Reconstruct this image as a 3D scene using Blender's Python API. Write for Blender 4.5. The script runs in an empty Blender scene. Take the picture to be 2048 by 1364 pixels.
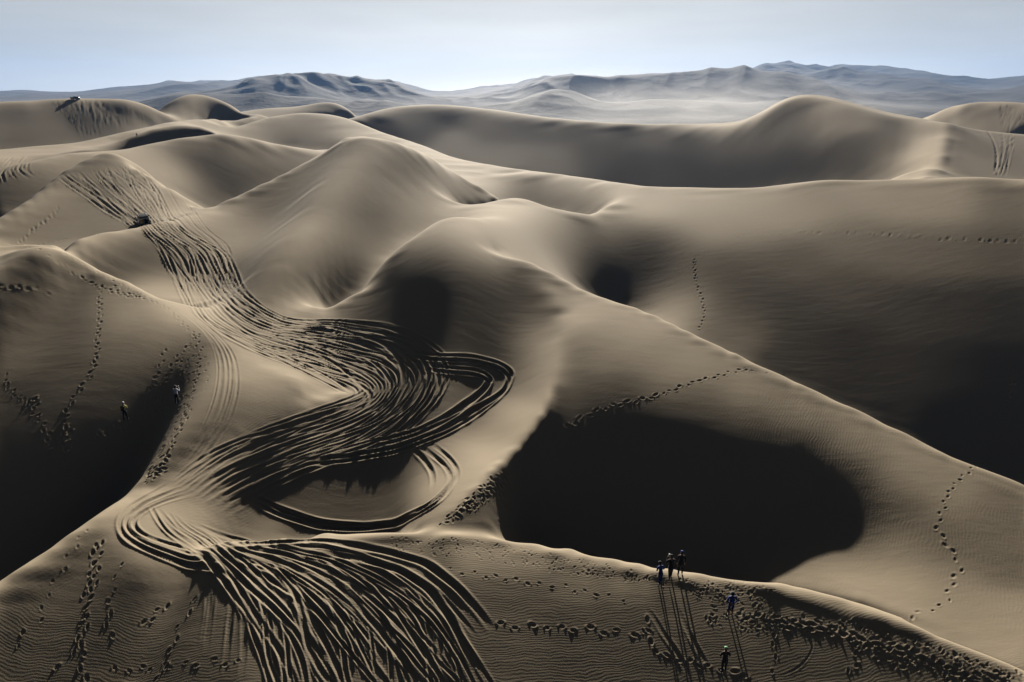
import bpy, bmesh, math, random
import numpy as np
from mathutils import Vector, Matrix, Euler

# ------------------------------------------------------------------ camera, sky, sun, exposure
scene = bpy.context.scene
col = scene.collection
CAM_H = 34.0                                   # drone height over the datum, metres
FPX = 1365.0                                   # focal length in pixels of a 2048 px wide frame (24 mm on full frame)
PITCH = math.radians(19.6)
SUN_AZ = math.radians(1.0)                     # clockwise from +Y (the view direction)
SUN_ELEV = math.radians(20.0)

cam_data = bpy.data.cameras.new('camera')
cam = bpy.data.objects.new('camera', cam_data); col.objects.link(cam)
cam.location = (0, 0, CAM_H); cam.rotation_euler = (math.pi/2 - PITCH, 0, 0)
cam_data.sensor_width = 36.0; cam_data.lens = 36.0*FPX/2048.0
cam_data.clip_start = 0.5; cam_data.clip_end = 200000.0
scene.camera = cam

world = bpy.data.worlds.new('World'); scene.world = world; world.use_nodes = True
wn = world.node_tree; wn.nodes.clear()
sky = wn.nodes.new('ShaderNodeTexSky'); sky.sky_type = 'NISHITA'; sky.sun_disc = False
sky.sun_elevation = SUN_ELEV; sky.sun_rotation = SUN_AZ
sky.altitude = 300; sky.air_density = 0.6; sky.dust_density = 0.4; sky.ozone_density = 1.0
hsv = wn.nodes.new('ShaderNodeHueSaturation'); hsv.inputs['Saturation'].default_value = 0.5; hsv.inputs['Value'].default_value = 0.16   # sky dimmed to weaken the fill light on shaded slopes
bg = wn.nodes.new('ShaderNodeBackground'); bg.inputs['Strength'].default_value = 0.05
wo = wn.nodes.new('ShaderNodeOutputWorld')
# added to pale the sky, not the hollows: a milky veil, brightest round the sun, with faint long streaks
tcw = wn.nodes.new('ShaderNodeTexCoord')
dotn = wn.nodes.new('ShaderNodeVectorMath'); dotn.operation = 'DOT_PRODUCT'; wn.links.new(tcw.outputs['Generated'], dotn.inputs[0])
dotn.inputs[1].default_value = (math.sin(SUN_AZ)*math.cos(SUN_ELEV), math.cos(SUN_AZ)*math.cos(SUN_ELEV), math.sin(SUN_ELEV))
def wmath(op, a, b):
    nd = wn.nodes.new('ShaderNodeMath'); nd.operation = op
    for k, v in enumerate((a, b)):
        if isinstance(v, (int, float)): nd.inputs[k].default_value = v
        else: wn.links.new(v, nd.inputs[k])
    return nd.outputs[0]
glow = wmath('POWER', wmath('MAXIMUM', dotn.outputs['Value'], 0.0), 2.2)
mpw = wn.nodes.new('ShaderNodeMapping'); mpw.inputs['Scale'].default_value = (1.2, 1.2, 9.0); mpw.inputs['Rotation'].default_value = (0, .10, 0); wn.links.new(tcw.outputs['Generated'], mpw.inputs['Vector'])
nzw = wn.nodes.new('ShaderNodeTexNoise'); nzw.inputs['Scale'].default_value = 2.2; nzw.inputs['Detail'].default_value = 6; nzw.inputs['Roughness'].default_value = .5; wn.links.new(mpw.outputs[0], nzw.inputs['Vector'])
sepw = wn.nodes.new('ShaderNodeSeparateXYZ'); wn.links.new(tcw.outputs['Generated'], sepw.inputs[0])
low = wmath('POWER', wmath('SUBTRACT', 1.0, wmath('MAXIMUM', sepw.outputs['Z'], 0.0)), 2.6)      # haze is brightest low down
veil = wmath('MULTIPLY', wmath('MULTIPLY', glow, low), wmath('ADD', wmath('MULTIPLY', nzw.outputs['Fac'], .7), .65))
vc = wn.nodes.new('ShaderNodeVectorMath'); vc.operation = 'SCALE'; vc.inputs[0].default_value = (6.9, 6.8, 6.2); wn.links.new(veil, vc.inputs['Scale'])
va = wn.nodes.new('ShaderNodeVectorMath'); va.operation = 'ADD'
wn.links.new(sky.outputs[0], hsv.inputs['Color']); wn.links.new(hsv.outputs[0], va.inputs[0]); wn.links.new(vc.outputs[0], va.inputs[1])
wn.links.new(va.outputs[0], bg.inputs['Color']); wn.links.new(bg.outputs[0], wo.inputs['Surface'])

sun_d = bpy.data.lights.new('sun', 'SUN'); sun_d.energy = 5.0; sun_d.angle = math.radians(0.5); sun_d.color = (1.0, 0.93, 0.82)
sun = bpy.data.objects.new('sun', sun_d); col.objects.link(sun)
sdir = Vector((math.sin(SUN_AZ)*math.cos(SUN_ELEV), math.cos(SUN_AZ)*math.cos(SUN_ELEV), math.sin(SUN_ELEV)))
sun.rotation_euler = sdir.to_track_quat('Z', 'Y').to_euler(); sun.location = (0, 100, 200)

scene.view_settings.view_transform = 'Standard'; scene.view_settings.look = 'None'
scene.view_settings.gamma = 1.0; scene.view_settings.exposure = 1.15
scene.cycles.volume_step_rate = 1.0; scene.cycles.volume_bounces = 1; scene.cycles.max_bounces = 4; scene.cycles.diffuse_bounces = 0

rng = np.random.default_rng(7); random.seed(7)

# ------------------------------------------------------------------ helpers
def tag(o, label=None, cat=None, group=None, kind=None):
    if label: o['label'] = label
    if cat: o['category'] = cat
    if group: o['group'] = group
    if kind: o['kind'] = kind
    return o

def np_mesh(name, verts, quads, smooth=True):
    me = bpy.data.meshes.new(name)
    me.vertices.add(len(verts)); me.vertices.foreach_set('co', verts.astype(np.float32).ravel())
    n = len(quads); me.loops.add(n*4); me.polygons.add(n)
    me.loops.foreach_set('vertex_index', quads.astype(np.int32).ravel())
    me.polygons.foreach_set('loop_start', (np.arange(n)*4).astype(np.int32))
    me.update(calc_edges=True)
    if smooth: me.polygons.foreach_set('use_smooth', np.ones(n, bool))
    return me

def grid_quads(nu, nt):
    i = np.arange((nu-1)*nt).reshape(nu-1, nt)[:, :-1].ravel()
    return np.stack([i, i+1, i+nt+1, i+nt], 1)

class NT:
    """small node-tree writer"""
    def __init__(s, name):
        s.m = bpy.data.materials.new(name); s.m.use_nodes = True; s.t = s.m.node_tree; s.t.nodes.clear()
    def n(s, typ, **kw):
        nd = s.t.nodes.new(typ)
        for k, v in kw.items():
            pass
            setattr(nd, k, v)
        return nd
    def l(s, a, b): s.t.links.new(a, b)
    def math(s, op, a, b=None, clamp=False):
        nd = s.n('ShaderNodeMath', operation=op); nd.use_clamp = clamp
        for k, v in enumerate((a, b)):
            if v is None: continue
            if isinstance(v, (int, float)): nd.inputs[k].default_value = v
            else: s.l(v, nd.inputs[k])
        return nd.outputs[0]
    def mix(s, f, a, b):
        nd = s.n('ShaderNodeMix', data_type='RGBA')
        for k, v in ((0, f), (6, a), (7, b)):
            if isinstance(v, (int, float)): nd.inputs[k].default_value = v
            elif isinstance(v, tuple): nd.inputs[k].default_value = (*v, 1) if len(v) == 3 else v
            else: s.l(v, nd.inputs[k])
        return nd.outputs[2]
    def noise(s, vec, scale, detail=2, rough=.5):
        nd = s.n('ShaderNodeTexNoise'); nd.inputs['Scale'].default_value = scale; nd.inputs['Detail'].default_value = detail
        nd.inputs['Roughness'].default_value = rough
        if vec is not None: s.l(vec, nd.inputs['Vector'])
        return nd.outputs['Fac']

def simple_mat(name, color, rough=.7, metal=0., noise=.06, scale=14., emit=None, coat=0.):
    w = NT(name); b = w.n('ShaderNodeBsdfPrincipled'); o = w.n('ShaderNodeOutputMaterial'); w.l(b.outputs[0], o.inputs[0])
    tc = w.n('ShaderNodeTexCoord'); nz = w.noise(tc.outputs['Object'], scale, 3)
    f = w.math('MULTIPLY_ADD', nz, 2*noise); 
    lo = tuple(max(0., c*(1-noise*3)) for c in color); hi = tuple(min(1., c*(1+noise*3)) for c in color)
    c = w.mix(nz, lo, hi); w.l(c, b.inputs['Base Color'])
    b.inputs['Roughness'].default_value = rough; b.inputs['Metallic'].default_value = metal
    if coat: b.inputs['Coat Weight'].default_value = coat
    return w.m

# ------------------------------------------------------------------ base dune field: a log-polar height grid round the drone's foot
def ray_dir(px, py):
    x = (np.asarray(px, float)-1024)/FPX; y = (682-np.asarray(py, float))/FPX
    cp, sp = math.cos(PITCH), math.sin(PITCH)
    dx = x; dy = cp+y*sp; dz = -sp+y*cp; n = np.hypot(dx, dy)
    return dx/n, dy/n, -dz/n
R0, R1, TH = 14.0, 1100.0, math.radians(56)
U0, U1 = math.log(R0), math.log(R1); ELEV, SUNAZ = SUN_ELEV, SUN_AZ
def ray(px, py):
    dx, dy, t = ray_dir(px, py)
    return np.arctan2(dx, dy), t
WACT=40.; REPS=[1,4,4,3,2]
WPOS=80.0; WSL=3.0; WREG=.15; LAM=.22; CRW=.18; SLIDE=0; DROPS=.22
LINES=[
# A front crest
('S','z',[(-120,1230,-26.5),(0,1160,-26.5),(100,1095,-26.5),(200,1025,-26.6),(250,990,-27)],.12),
('S','z',[(430,1084,-27.6),(600,1078,-27.7),(700,1068,-27.7),(790,1064,-27.8)],.1),
('S','z',[(790,1064,-27.8),(860,1062,-27.8),(950,1066,-28),(1020,1080,-28.2)],0),
('S','z',[(1020,1080,-28.2),(1200,1115,-28.4),(1330,1140,-28.5),(1450,1155,-28.5),(1560,1168,-28.4),(1700,1200,-28.2),(1800,1235,-28),(1900,1280,-27.8),(2048,1335,-27.6),(2150,1380,-27.6)],.1),
# B s-ridge
('K','z',[(885,1042,-27.7),(930,1000,-27.3),(1000,930,-26.6),(1060,860,-25.8),(1095,810,-25.3),(1110,760,-24.9),(1108,700,-24.5),(1114,655,-23.5),(1128,618,-22.5)],0),
# C crest
('K','z',[(985,503,-19.6),(1060,530,-20.2),(1140,562,-21.2)],0),
('C','z',[(1140,562,-21.2),(1200,590,-21.9),(1310,630,-22.9),(1430,690,-23.9),(1560,750,-25),(1700,815,-26.3),(1850,890,-27.4),(1960,940,-28),(2048,975,-28.4),(2150,1020,-28.8)],.14),
# D crest
('S','r',[(930,412,138),(985,402,146),(1020,394,152),(1050,396,152),(1100,415,148),(1180,430,148)],.1),
('R','r',[(930,412,138),(890,430,130),(850,455,122),(800,490,111),(740,530,102),(680,590,93),(650,625,88)],0),
# E crest
('R','r',[(1180,429,152),(1230,402,166),(1290,372,180)],0),
('S','r',[(1290,372,180),(1400,375,176),(1500,376,172),(1560,369,170),(1650,359,168),(1760,358,166),(1850,356,166),(1950,353,165),(2048,357,162),(2150,362,160)],.2),
# G
('C','r',[(360,430,133),(450,402,138),(520,370,144),(600,330,153),(650,300,163),(690,274,173),(712,270,177),(745,273,179),(800,285,179),(850,305,177),(880,325,174),(910,345,172),(980,380,168),(1000,389,166)],.1),
# K1 and H line
('S','r',[(450,262,380),(480,250,400),(540,232,420),(600,225,430),(660,228,430),(700,237,420),(760,262,390),(850,290,330),(900,312,300),(960,325,270),(1040,338,240),(1130,349,218),(1290,372,180)],.2),
# L
('S','r',[(705,236,560),(760,218,600),(830,209,610),(900,209,600),(1000,220,570),(1100,235,530),(1200,243,510),(1300,247,495),(1400,247,485),(1480,243,480),(1520,225,475),(1560,200,470),(1600,188,470),(1650,190,465),(1700,203,455),(1780,225,430),(1850,236,410),(1900,246,385)],.2),
('K','r',[(1900,246,385),(1888,285,345),(1872,325,300),(1858,353,268)],0),
('S','r',[(1900,246,385),(1940,256,400),(1990,263,410),(2048,268,420),(2150,275,430)],.1),
('S','r',[(1850,235,560),(1890,217,540),(1930,202,520),(1990,200,520),(2048,205,510),(2150,208,500)],.2),
# N
('S','z',[(-100,500,-16.5),(0,490,-16.5),(60,487,-16.7),(130,505,-17.5),(200,540,-18.8),(270,570,-19.9),(330,605,-21)],.1),
('R','z',[(330,605,-21),(380,640,-22),(430,680,-23),(520,735,-24.5),(600,765,-25.5)],0),
('K','z',[(690,790,-27),(600,818,-26.6),(520,850,-26.3),(400,905,-26.5),(330,960,-27),(262,992,-27.2)],0),
# O
('S','r',[(80,488,90),(160,475,112),(230,462,116),(290,453,120)],.06),
# P
('C','r',[(-80,470,134),(0,430,142),(60,395,152),(110,350,164),(160,325,170),(200,305,176),(235,307,176),(270,335,168),(330,370,156),(400,410,143),(430,416,140)],.15),
# Q
('S','r',[(60,322,210),(130,306,220),(240,300,232),(300,286,244),(380,273,250),(440,265,252),(480,270,256),(560,289,264),(640,301,275)],.15),
# R
('S','r',[(250,276,290),(300,256,295),(350,247,300),(400,250,300),(445,264,290)],.08),
# S
('S','r',[(-80,305,300),(0,298,300),(150,285,310),(250,262,335),(350,240,380),(450,233,440),(520,225,470)],.1),
# T
('S','r',[(-80,205,440),(0,203,440),(150,196,440),(300,198,440)],.1),
('S','r',[(290,240,470),(330,208,490),(370,187,500),(420,190,500),(480,208,490),(530,226,470)],.1),
('S','r',[(520,217,700),(600,212,720),(665,201,720),(710,222,700)],.1),
]
POINTS=[ # mode,px,py,val,w
('z',1460,1230,-29.2,.5),('z',700,1364,-30,.4),('z',100,1364,-29.6,.4),('z',1900,1364,-30,.4),
('z',700,1000,-31.5,.4),('z',850,1010,-32,.3),('z',800,760,-29,.5),('z',850,720,-29,.3),('z',980,730,-29.5,.4),('r',600,620,90,1),
('z',354,807,-24.2,.5),('z',100,1060,-29.5,.5),
('z',1350,1090,-31.5,.5),('z',1620,1160,-29.5,.3),
('z',1250,580,-29,.5),('z',1960,900,-30.5,.4),
('r',430,408,172,.5),('r',560,600,91,1),('r',480,640,84,1),('r',600,700,77,1),('r',700,700,76,1),('r',288,455,118,.8),
('z',1500,370,-38,.3),('z',870,296,-32,.3),('z',1100,400,-26,.4),
]
WORLD=[(850,-40,-34),(850,-20,-34),(850,0,-38),(850,20,-38),(850,40,-34),(1080,-40,-42),(1080,0,-44),(1080,40,-42)]
SAMPLES=[
# front face
(50,1200,67),(50,1300,52),(200,1100,77),(200,1200,57),(200,1340,52),(400,1250,68),(400,1150,72),(350,1340,52),(600,1150,120),(600,1300,87),(700,1220,92),(700,1330,82),(850,1340,72),(520,1140,120),(800,1120,92),(800,1250,87),(800,1350,77),(1000,1100,120),(1000,1200,67),(1000,1330,62),(1200,1150,92),(1200,1250,57),(1200,1340,52),(1400,1200,67),(1400,1340,52),(1600,1220,52),(1600,1340,52),(1800,1290,52),(1950,1340,52),
(270,1040,160),(330,1060,180),
# left dune N
(50,520,82),(50,600,67),(50,700,77),(50,800,42),(50,900,22),(50,1000,2),(50,1080,-10),(150,560,72),(150,650,72),(150,750,57),(150,850,32),(150,950,7),(150,1030,-10),(250,620,120),(250,700,82),(250,800,52),(250,900,12),(230,960,-12),(350,680,120),(350,750,77),(350,850,52),(330,920,22),(450,720,125),(450,800,92),(420,860,77),(550,770,160),(550,820,92),(640,780,180),(400,620,195),(345,592,170),
# channel
(250,500,77),(330,510,72),(200,480,120),(350,470,130),(420,540,92),(500,620,72),(600,680,82),(700,720,92),(780,740,82),
(850,780,57),(900,830,52),(950,760,42),(800,840,67),(700,850,92),(600,880,115),(500,920,115),(420,950,130),(400,980,130),(400,1050,190),(500,1040,130),(550,980,62),(650,960,42),(720,1000,57),(800,1030,82),(850,1000,120),(750,950,37),(650,1030,72),
(880,930,42),(900,980,150),(920,960,200),(980,900,200),(1040,830,180),(1090,760,140),(1100,680,150),(1130,620,190),(1000,860,72),(1040,760,42),(1060,680,42),
# D dark face
(850,508,52),(900,508,27),(950,520,17),(860,468,140),(930,470,150),(980,478,145),(1000,455,155),(600,622,77),(640,612,77),(700,640,67),
(800,560,-8),(850,520,-8),(900,560,-60),(900,620,-60),(1000,600,-60),(1050,640,-60),(950,660,-60),(1000,700,-8),(800,600,-8),(730,600,62),(760,640,-60),(1080,600,-60),(1000,540,-60),(880,490,72),(840,660,-60),
(950,440,165),(1020,430,170),(1000,470,150),(900,460,150),(1080,470,140),(1060,510,140),(960,490,130),(1100,540,170),(1130,480,92),
# hollow
(1200,470,82),(1200,510,20),(1200,560,-50),(1250,530,-50),(1280,590,-50),(1230,590,-50),(1300,520,20),(1280,480,62),(1340,620,160),(1350,560,77),(1340,500,72),
# E slope
(1300,420,145),(1400,400,135),(1400,450,120),(1500,400,125),(1500,450,115),(1500,520,64),(1500,600,54),(1450,660,84),(1600,420,115),(1600,520,69),(1600,620,49),(1600,720,44),(1700,400,115),(1700,480,87),(1700,580,59),(1700,680,34),(1700,780,34),(1800,400,115),(1800,500,82),(1800,620,49),(1800,740,37),(1800,820,27),(1900,400,115),(1900,500,77),(1900,620,44),(1900,740,27),(1900,860,12),(2000,400,87),(2000,500,67),(2000,620,34),(2000,740,22),(2000,860,4),(1980,930,-6),(2030,920,-10),(1400,550,64),(1420,620,74),
# C face
(1180,620,165),(1200,700,120),(1160,700,130),(1150,780,92),(1150,850,67),(1250,660,150),(1300,720,120),(1250,780,77),(1250,850,42),(1200,900,17),(1100,900,42),(1060,950,27),(1020,1010,42),(1000,1040,72),(1300,900,7),(1400,730,130),(1400,800,72),(1400,880,12),(1350,950,-13),(1200,980,-13),(1200,1060,-13),(1450,960,-14),(1350,1040,-14),(1500,1040,-10),(1500,780,130),(1500,850,67),(1500,920,12),(1600,820,130),(1600,900,57),(1600,980,12),(1580,1060,7),(1700,870,120),(1700,950,62),(1700,1020,42),(1700,1100,82),(1640,1120,72),(1800,930,120),(1800,1020,82),(1800,1110,120),(1700,1172,170),(1640,1162,165),(1690,1150,165),(1760,1165,165),(1800,1200,165),(1870,1220,155),(1900,980,115),(1900,1080,92),(1900,1180,130),(1900,1250,140),(2000,1020,92),(2000,1120,92),(1950,1270,155),(2000,1240,140),(2000,1300,160),(1100,1040,2),(1100,1080,2),(1300,1100,-8),
# G face
(700,290,52),(760,310,62),(700,330,72),(800,330,42),(830,350,42),(650,350,77),(600,380,82),(700,390,72),(800,400,82),(850,380,115),(900,380,130),(930,400,120),(860,430,120),(500,420,92),(560,430,82),(650,430,67),(750,430,67),(800,460,77),(700,480,120),(620,480,92),(550,470,125),(480,460,130),(430,440,150),(620,540,67),(700,530,82),(580,590,42),(650,570,62),(520,540,62),(560,500,82),(420,470,130),
# right of G
(950,350,170),(900,325,190),(850,300,180),(1000,350,120),(1050,370,82),(1100,400,62),(1150,410,67),(1200,390,92),(1150,370,130),(1240,380,140),(1250,370,140),
# K1
(600,240,92),(600,270,82),(550,260,92),(650,260,92),(650,290,72),(700,260,130),(760,275,130),(500,260,115),(580,285,62),
# L
(720,240,32),(760,250,32),(820,230,62),(850,260,52),(900,290,82),(950,240,62),(1000,270,62),(1000,310,82),(1100,260,57),(1100,320,72),(1200,260,57),(1200,310,52),(1300,270,62),(1300,330,48),(1400,280,57),(1400,340,46),(1500,270,67),(1500,340,46),(1600,210,57),(1600,250,77),(1600,320,52),(1700,230,92),(1700,300,57),(1700,340,62),(1780,260,72),(1800,300,77),(1850,260,120),(1860,290,170),(1830,330,170),(1840,320,175),(1780,340,92),(1250,350,42),
(1920,290,85),(1920,330,100),(1980,300,85),(2020,330,90),(1990,345,100),(1960,230,120),(1900,225,140),(2020,240,120),(1990,270,100),
# left far
(200,360,70),(160,345,70),(250,350,100),(290,380,130),(330,400,150),(380,410,160),(210,330,75),(150,400,100),(100,430,105),(50,420,90),(200,430,100),(30,450,120),(150,455,105),(80,470,100),(20,470,110),(240,440,110),
(350,310,80),(420,300,75),(500,300,85),(560,310,95),(400,340,60),(450,370,35),(420,380,50),(500,350,60),(300,330,150),(340,350,165),(380,380,150),(300,310,120),(260,300,160),(550,340,70),(480,390,60),
(350,255,35),(400,262,40),(300,275,70),(350,275,80),(420,275,100),
(150,320,120),(60,340,130),(30,370,60),(60,360,60),(200,300,130),(120,300,150),(30,310,150),
(30,230,70),(30,260,80),(100,260,85),(200,210,80),(200,260,70),(100,210,80),(280,220,85),(350,205,60),(330,230,75),(400,215,110),(450,215,40),(430,225,60),(420,245,130),(350,245,120),(500,240,130),(620,215,90),(670,215,60),
]

def resample(pts,step=14):
    out=[]
    for a,b in zip(pts[:-1],pts[1:]):
        n=max(1,int(np.hypot(b[0]-a[0],b[1]-a[1])/step))
        for k in range(n):
            f=k/n; out.append([a[i]+(b[i]-a[i])*f for i in range(3)])
    out.append(list(pts[-1])); return np.array(out,float)
def smooth(p):
    q=p.copy()
    for _ in range(3):
        q[1:-1]=.25*q[:-2]+.5*q[1:-1]+.25*q[2:]
    return q
def toworld(mode,p):
    th,t=ray(p[:,0],p[:,1])
    if mode=='z': z=p[:,2]; r=-z/t
    else: r=p[:,2]; z=-t*r
    return th,t,r,z

def lum2p(l):
    lin=np.where(l<10,l/255/12.92,((np.maximum(l,0)/255+.055)/1.055)**2.4)
    nl=np.clip(lin-AMB,0.0,1)/GAIN
    # nL=(sinE - p cosE)/sqrt(1+p^2)
    ps=np.linspace(-1.2,.45,400); v=(np.sin(ELEV)-ps*np.cos(ELEV))/np.sqrt(1+ps**2)
    p=np.interp(-nl,-v,ps)
    p=p+np.clip(24-l,0,24)*.0010
    return p
AMB,GAIN=0.008,0.93

class Sys:
    def __init__(s,nu,nt):
        s.nu,s.nt=nu,nt; s.I=[];s.J=[];s.V=[];s.B=[];s.W=[];s.n=0
        s.du=(U1-U0)/(nu-1); s.dt=2*TH/(nt-1)
        s.u=U0+np.arange(nu)*s.du; s.r=np.exp(s.u); s.th=-TH+np.arange(nt)*s.dt
    def rows(s,J,V,b):          # J (n,k), V(n,k), b(n)
        n,k=J.shape
        s.I.append(np.repeat(np.arange(s.n,s.n+n),k)); s.J.append(J.ravel()); s.V.append(V.ravel()); s.B.append(b); s.n+=n
    def loc(s,r,th):
        a=np.clip((np.log(r)-U0)/s.du,0,s.nu-1.001); b=np.clip((th+TH)/s.dt,0,s.nt-1.001)
        return a,b
    def bil(s,a,b):
        i=np.floor(a).astype(int); j=np.floor(b).astype(int); i=np.clip(i,0,s.nu-2); j=np.clip(j,0,s.nt-2)
        fa,fb=a-i,b-j; k=i*s.nt+j
        J=np.stack([k,k+1,k+s.nt,k+s.nt+1],1); V=np.stack([(1-fa)*(1-fb),(1-fa)*fb,fa*(1-fb),fa*fb],1)
        return J,V
    def pos(s,r,th,z,w):
        J,V=s.bil(*s.loc(r,th)); s.rows(J,V*(w/r)[:,None],z*w/r)
    def slope(s,r,th,p,w,sun=True):   # dz/dsundir = p  (or dz/dr if not sun)
        a,b=s.loc(r,th); J1,V1=s.bil(np.clip(a+.5,0,s.nu-1.001),b); J2,V2=s.bil(np.clip(a-.5,0,s.nu-1.001),b)
        J=[J1,J2];
        ang=(th-SUNAZ) if sun else 0*th
        cu=np.cos(ang)/(s.du*r); V=[V1*cu[:,None],-V2*cu[:,None]]
        if sun:
            J3,V3=s.bil(a,np.clip(b+.5,0,s.nt-1.001)); J4,V4=s.bil(a,np.clip(b-.5,0,s.nt-1.001))
            # dz/dsun = cos(d) z_r - sin(d) z_th/r ; d=th-sunaz
            ct=-np.sin(ang)/(s.dt*r); J+= [J3,J4]; V+=[V3*ct[:,None],-V4*ct[:,None]]
        J=np.concatenate(J,1); V=np.concatenate(V,1)*w[:,None]
        s.rows(J,V,p*w)
    def bend(s,crease,lam):
        nu,nt=s.nu,s.nt; ids=np.arange(nu*nt).reshape(nu,nt); R=s.r[:,None]+0*s.th[None]
        # normalise by area element so energy is resolution independent: sum * du*dt
        sc=np.sqrt(s.du*s.dt)*lam
        lamr=np.clip(1.0+0*R,0,9)
        c=ids[1:-1,1:-1].ravel(); cr=crease
        def wmask(*offs):
            m=np.zeros((nu,nt),bool)
            for a,b in offs: m|=np.roll(np.roll(cr,-a,0),-b,1)
            return m
        W=np.where(wmask((0,0)),CRW,1.)/R*sc
        W1=np.where(wmask((0,0)),CRW,1.)/R*sc
        w=W[1:-1,1:-1].ravel(); N=nt
        o=np.ones_like(w)
        # z_uu - z_u
        s.rows(np.stack([c-N,c,c+N],1),np.stack([o/s.du**2+.5/s.du,-2*o/s.du**2,o/s.du**2-.5/s.du],1)*w[:,None],0*w)
        # z_tt + z_u
        s.rows(np.stack([c-1,c,c+1,c+N,c-N],1),np.stack([o/s.dt**2,-2*o/s.dt**2,o/s.dt**2,.5*o/s.du,-.5*o/s.du],1)*w[:,None],0*w)
        # sqrt2 (z_ut - z_t)
        k=1/(4*s.du*s.dt); h=.5/s.dt
        s.rows(np.stack([c+N+1,c+N-1,c-N+1,c-N-1,c+1,c-1],1),np.stack([o*k,-o*k,-o*k,o*k,-o*h,o*h],1)*(w*1.414)[:,None],0*w)
        # edges: weak slope continuity (membrane tiny)
    def solve(s,x0,iters):
        I=np.concatenate(s.I);J=np.concatenate(s.J);V=np.concatenate(s.V);B=np.concatenate(s.B)
        n=s.nu*s.nt; R=np.repeat(s.r,s.nt)      # unknown y=z/r
        V=V*R[J]
        keep=V!=0
        A=lambda x: np.bincount(I,V*x[J],minlength=s.n)
        AT=lambda y: np.bincount(J,V*y[I],minlength=n)
        eps=1e-6
        D=np.bincount(J,V*V,minlength=n)+eps
        x=x0/R; r=AT(B)-AT(A(x))-eps*x; z=r/D; p=z.copy(); rz=r@z; r0=rz
        for it in range(iters):
            Ap=AT(A(p))+eps*p; al=rz/(p@Ap); x+=al*p; r-=al*Ap; z=r/D; rn=r@z
            if rn<1e-9*r0 and it>50: break
            p=z+rn/rz*p; rz=rn
        return x*R

def march(Z,s,th,t,near=None):
    # first hit of ray: surface z(u) >= -t r
    n=len(th); us=np.linspace(U0+.3,U1-.01,900); hit=np.full(n,np.nan); prev=None
    b=np.clip((th+TH)/s.dt,0,s.nt-1.001)
    j=np.floor(b).astype(int); fb=b-j
    # column profiles
    col=Z[:,j]*(1-fb)+Z[:,j+1]*fb
    a=(us-U0)/s.du; i=np.clip(np.floor(a).astype(int),0,s.nu-2); fa=(a-i)[:,None]
    prof=col[i]*(1-fa)+col[i+1]*fa
    d=prof+t[None]*np.exp(us)[:,None]
    above=d>=0
    idx=above.argmax(0); ok=above.any(0)&(idx>0)
    k=np.arange(n); d1=d[idx,k]; d0=d[np.maximum(idx-1,0),k]
    f=np.where(ok,-d0/(d1-d0+1e-12),0)
    hit=np.where(ok,np.exp(us[np.maximum(idx-1,0)]+f*(us[1]-us[0])),np.nan)
    return hit

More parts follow.
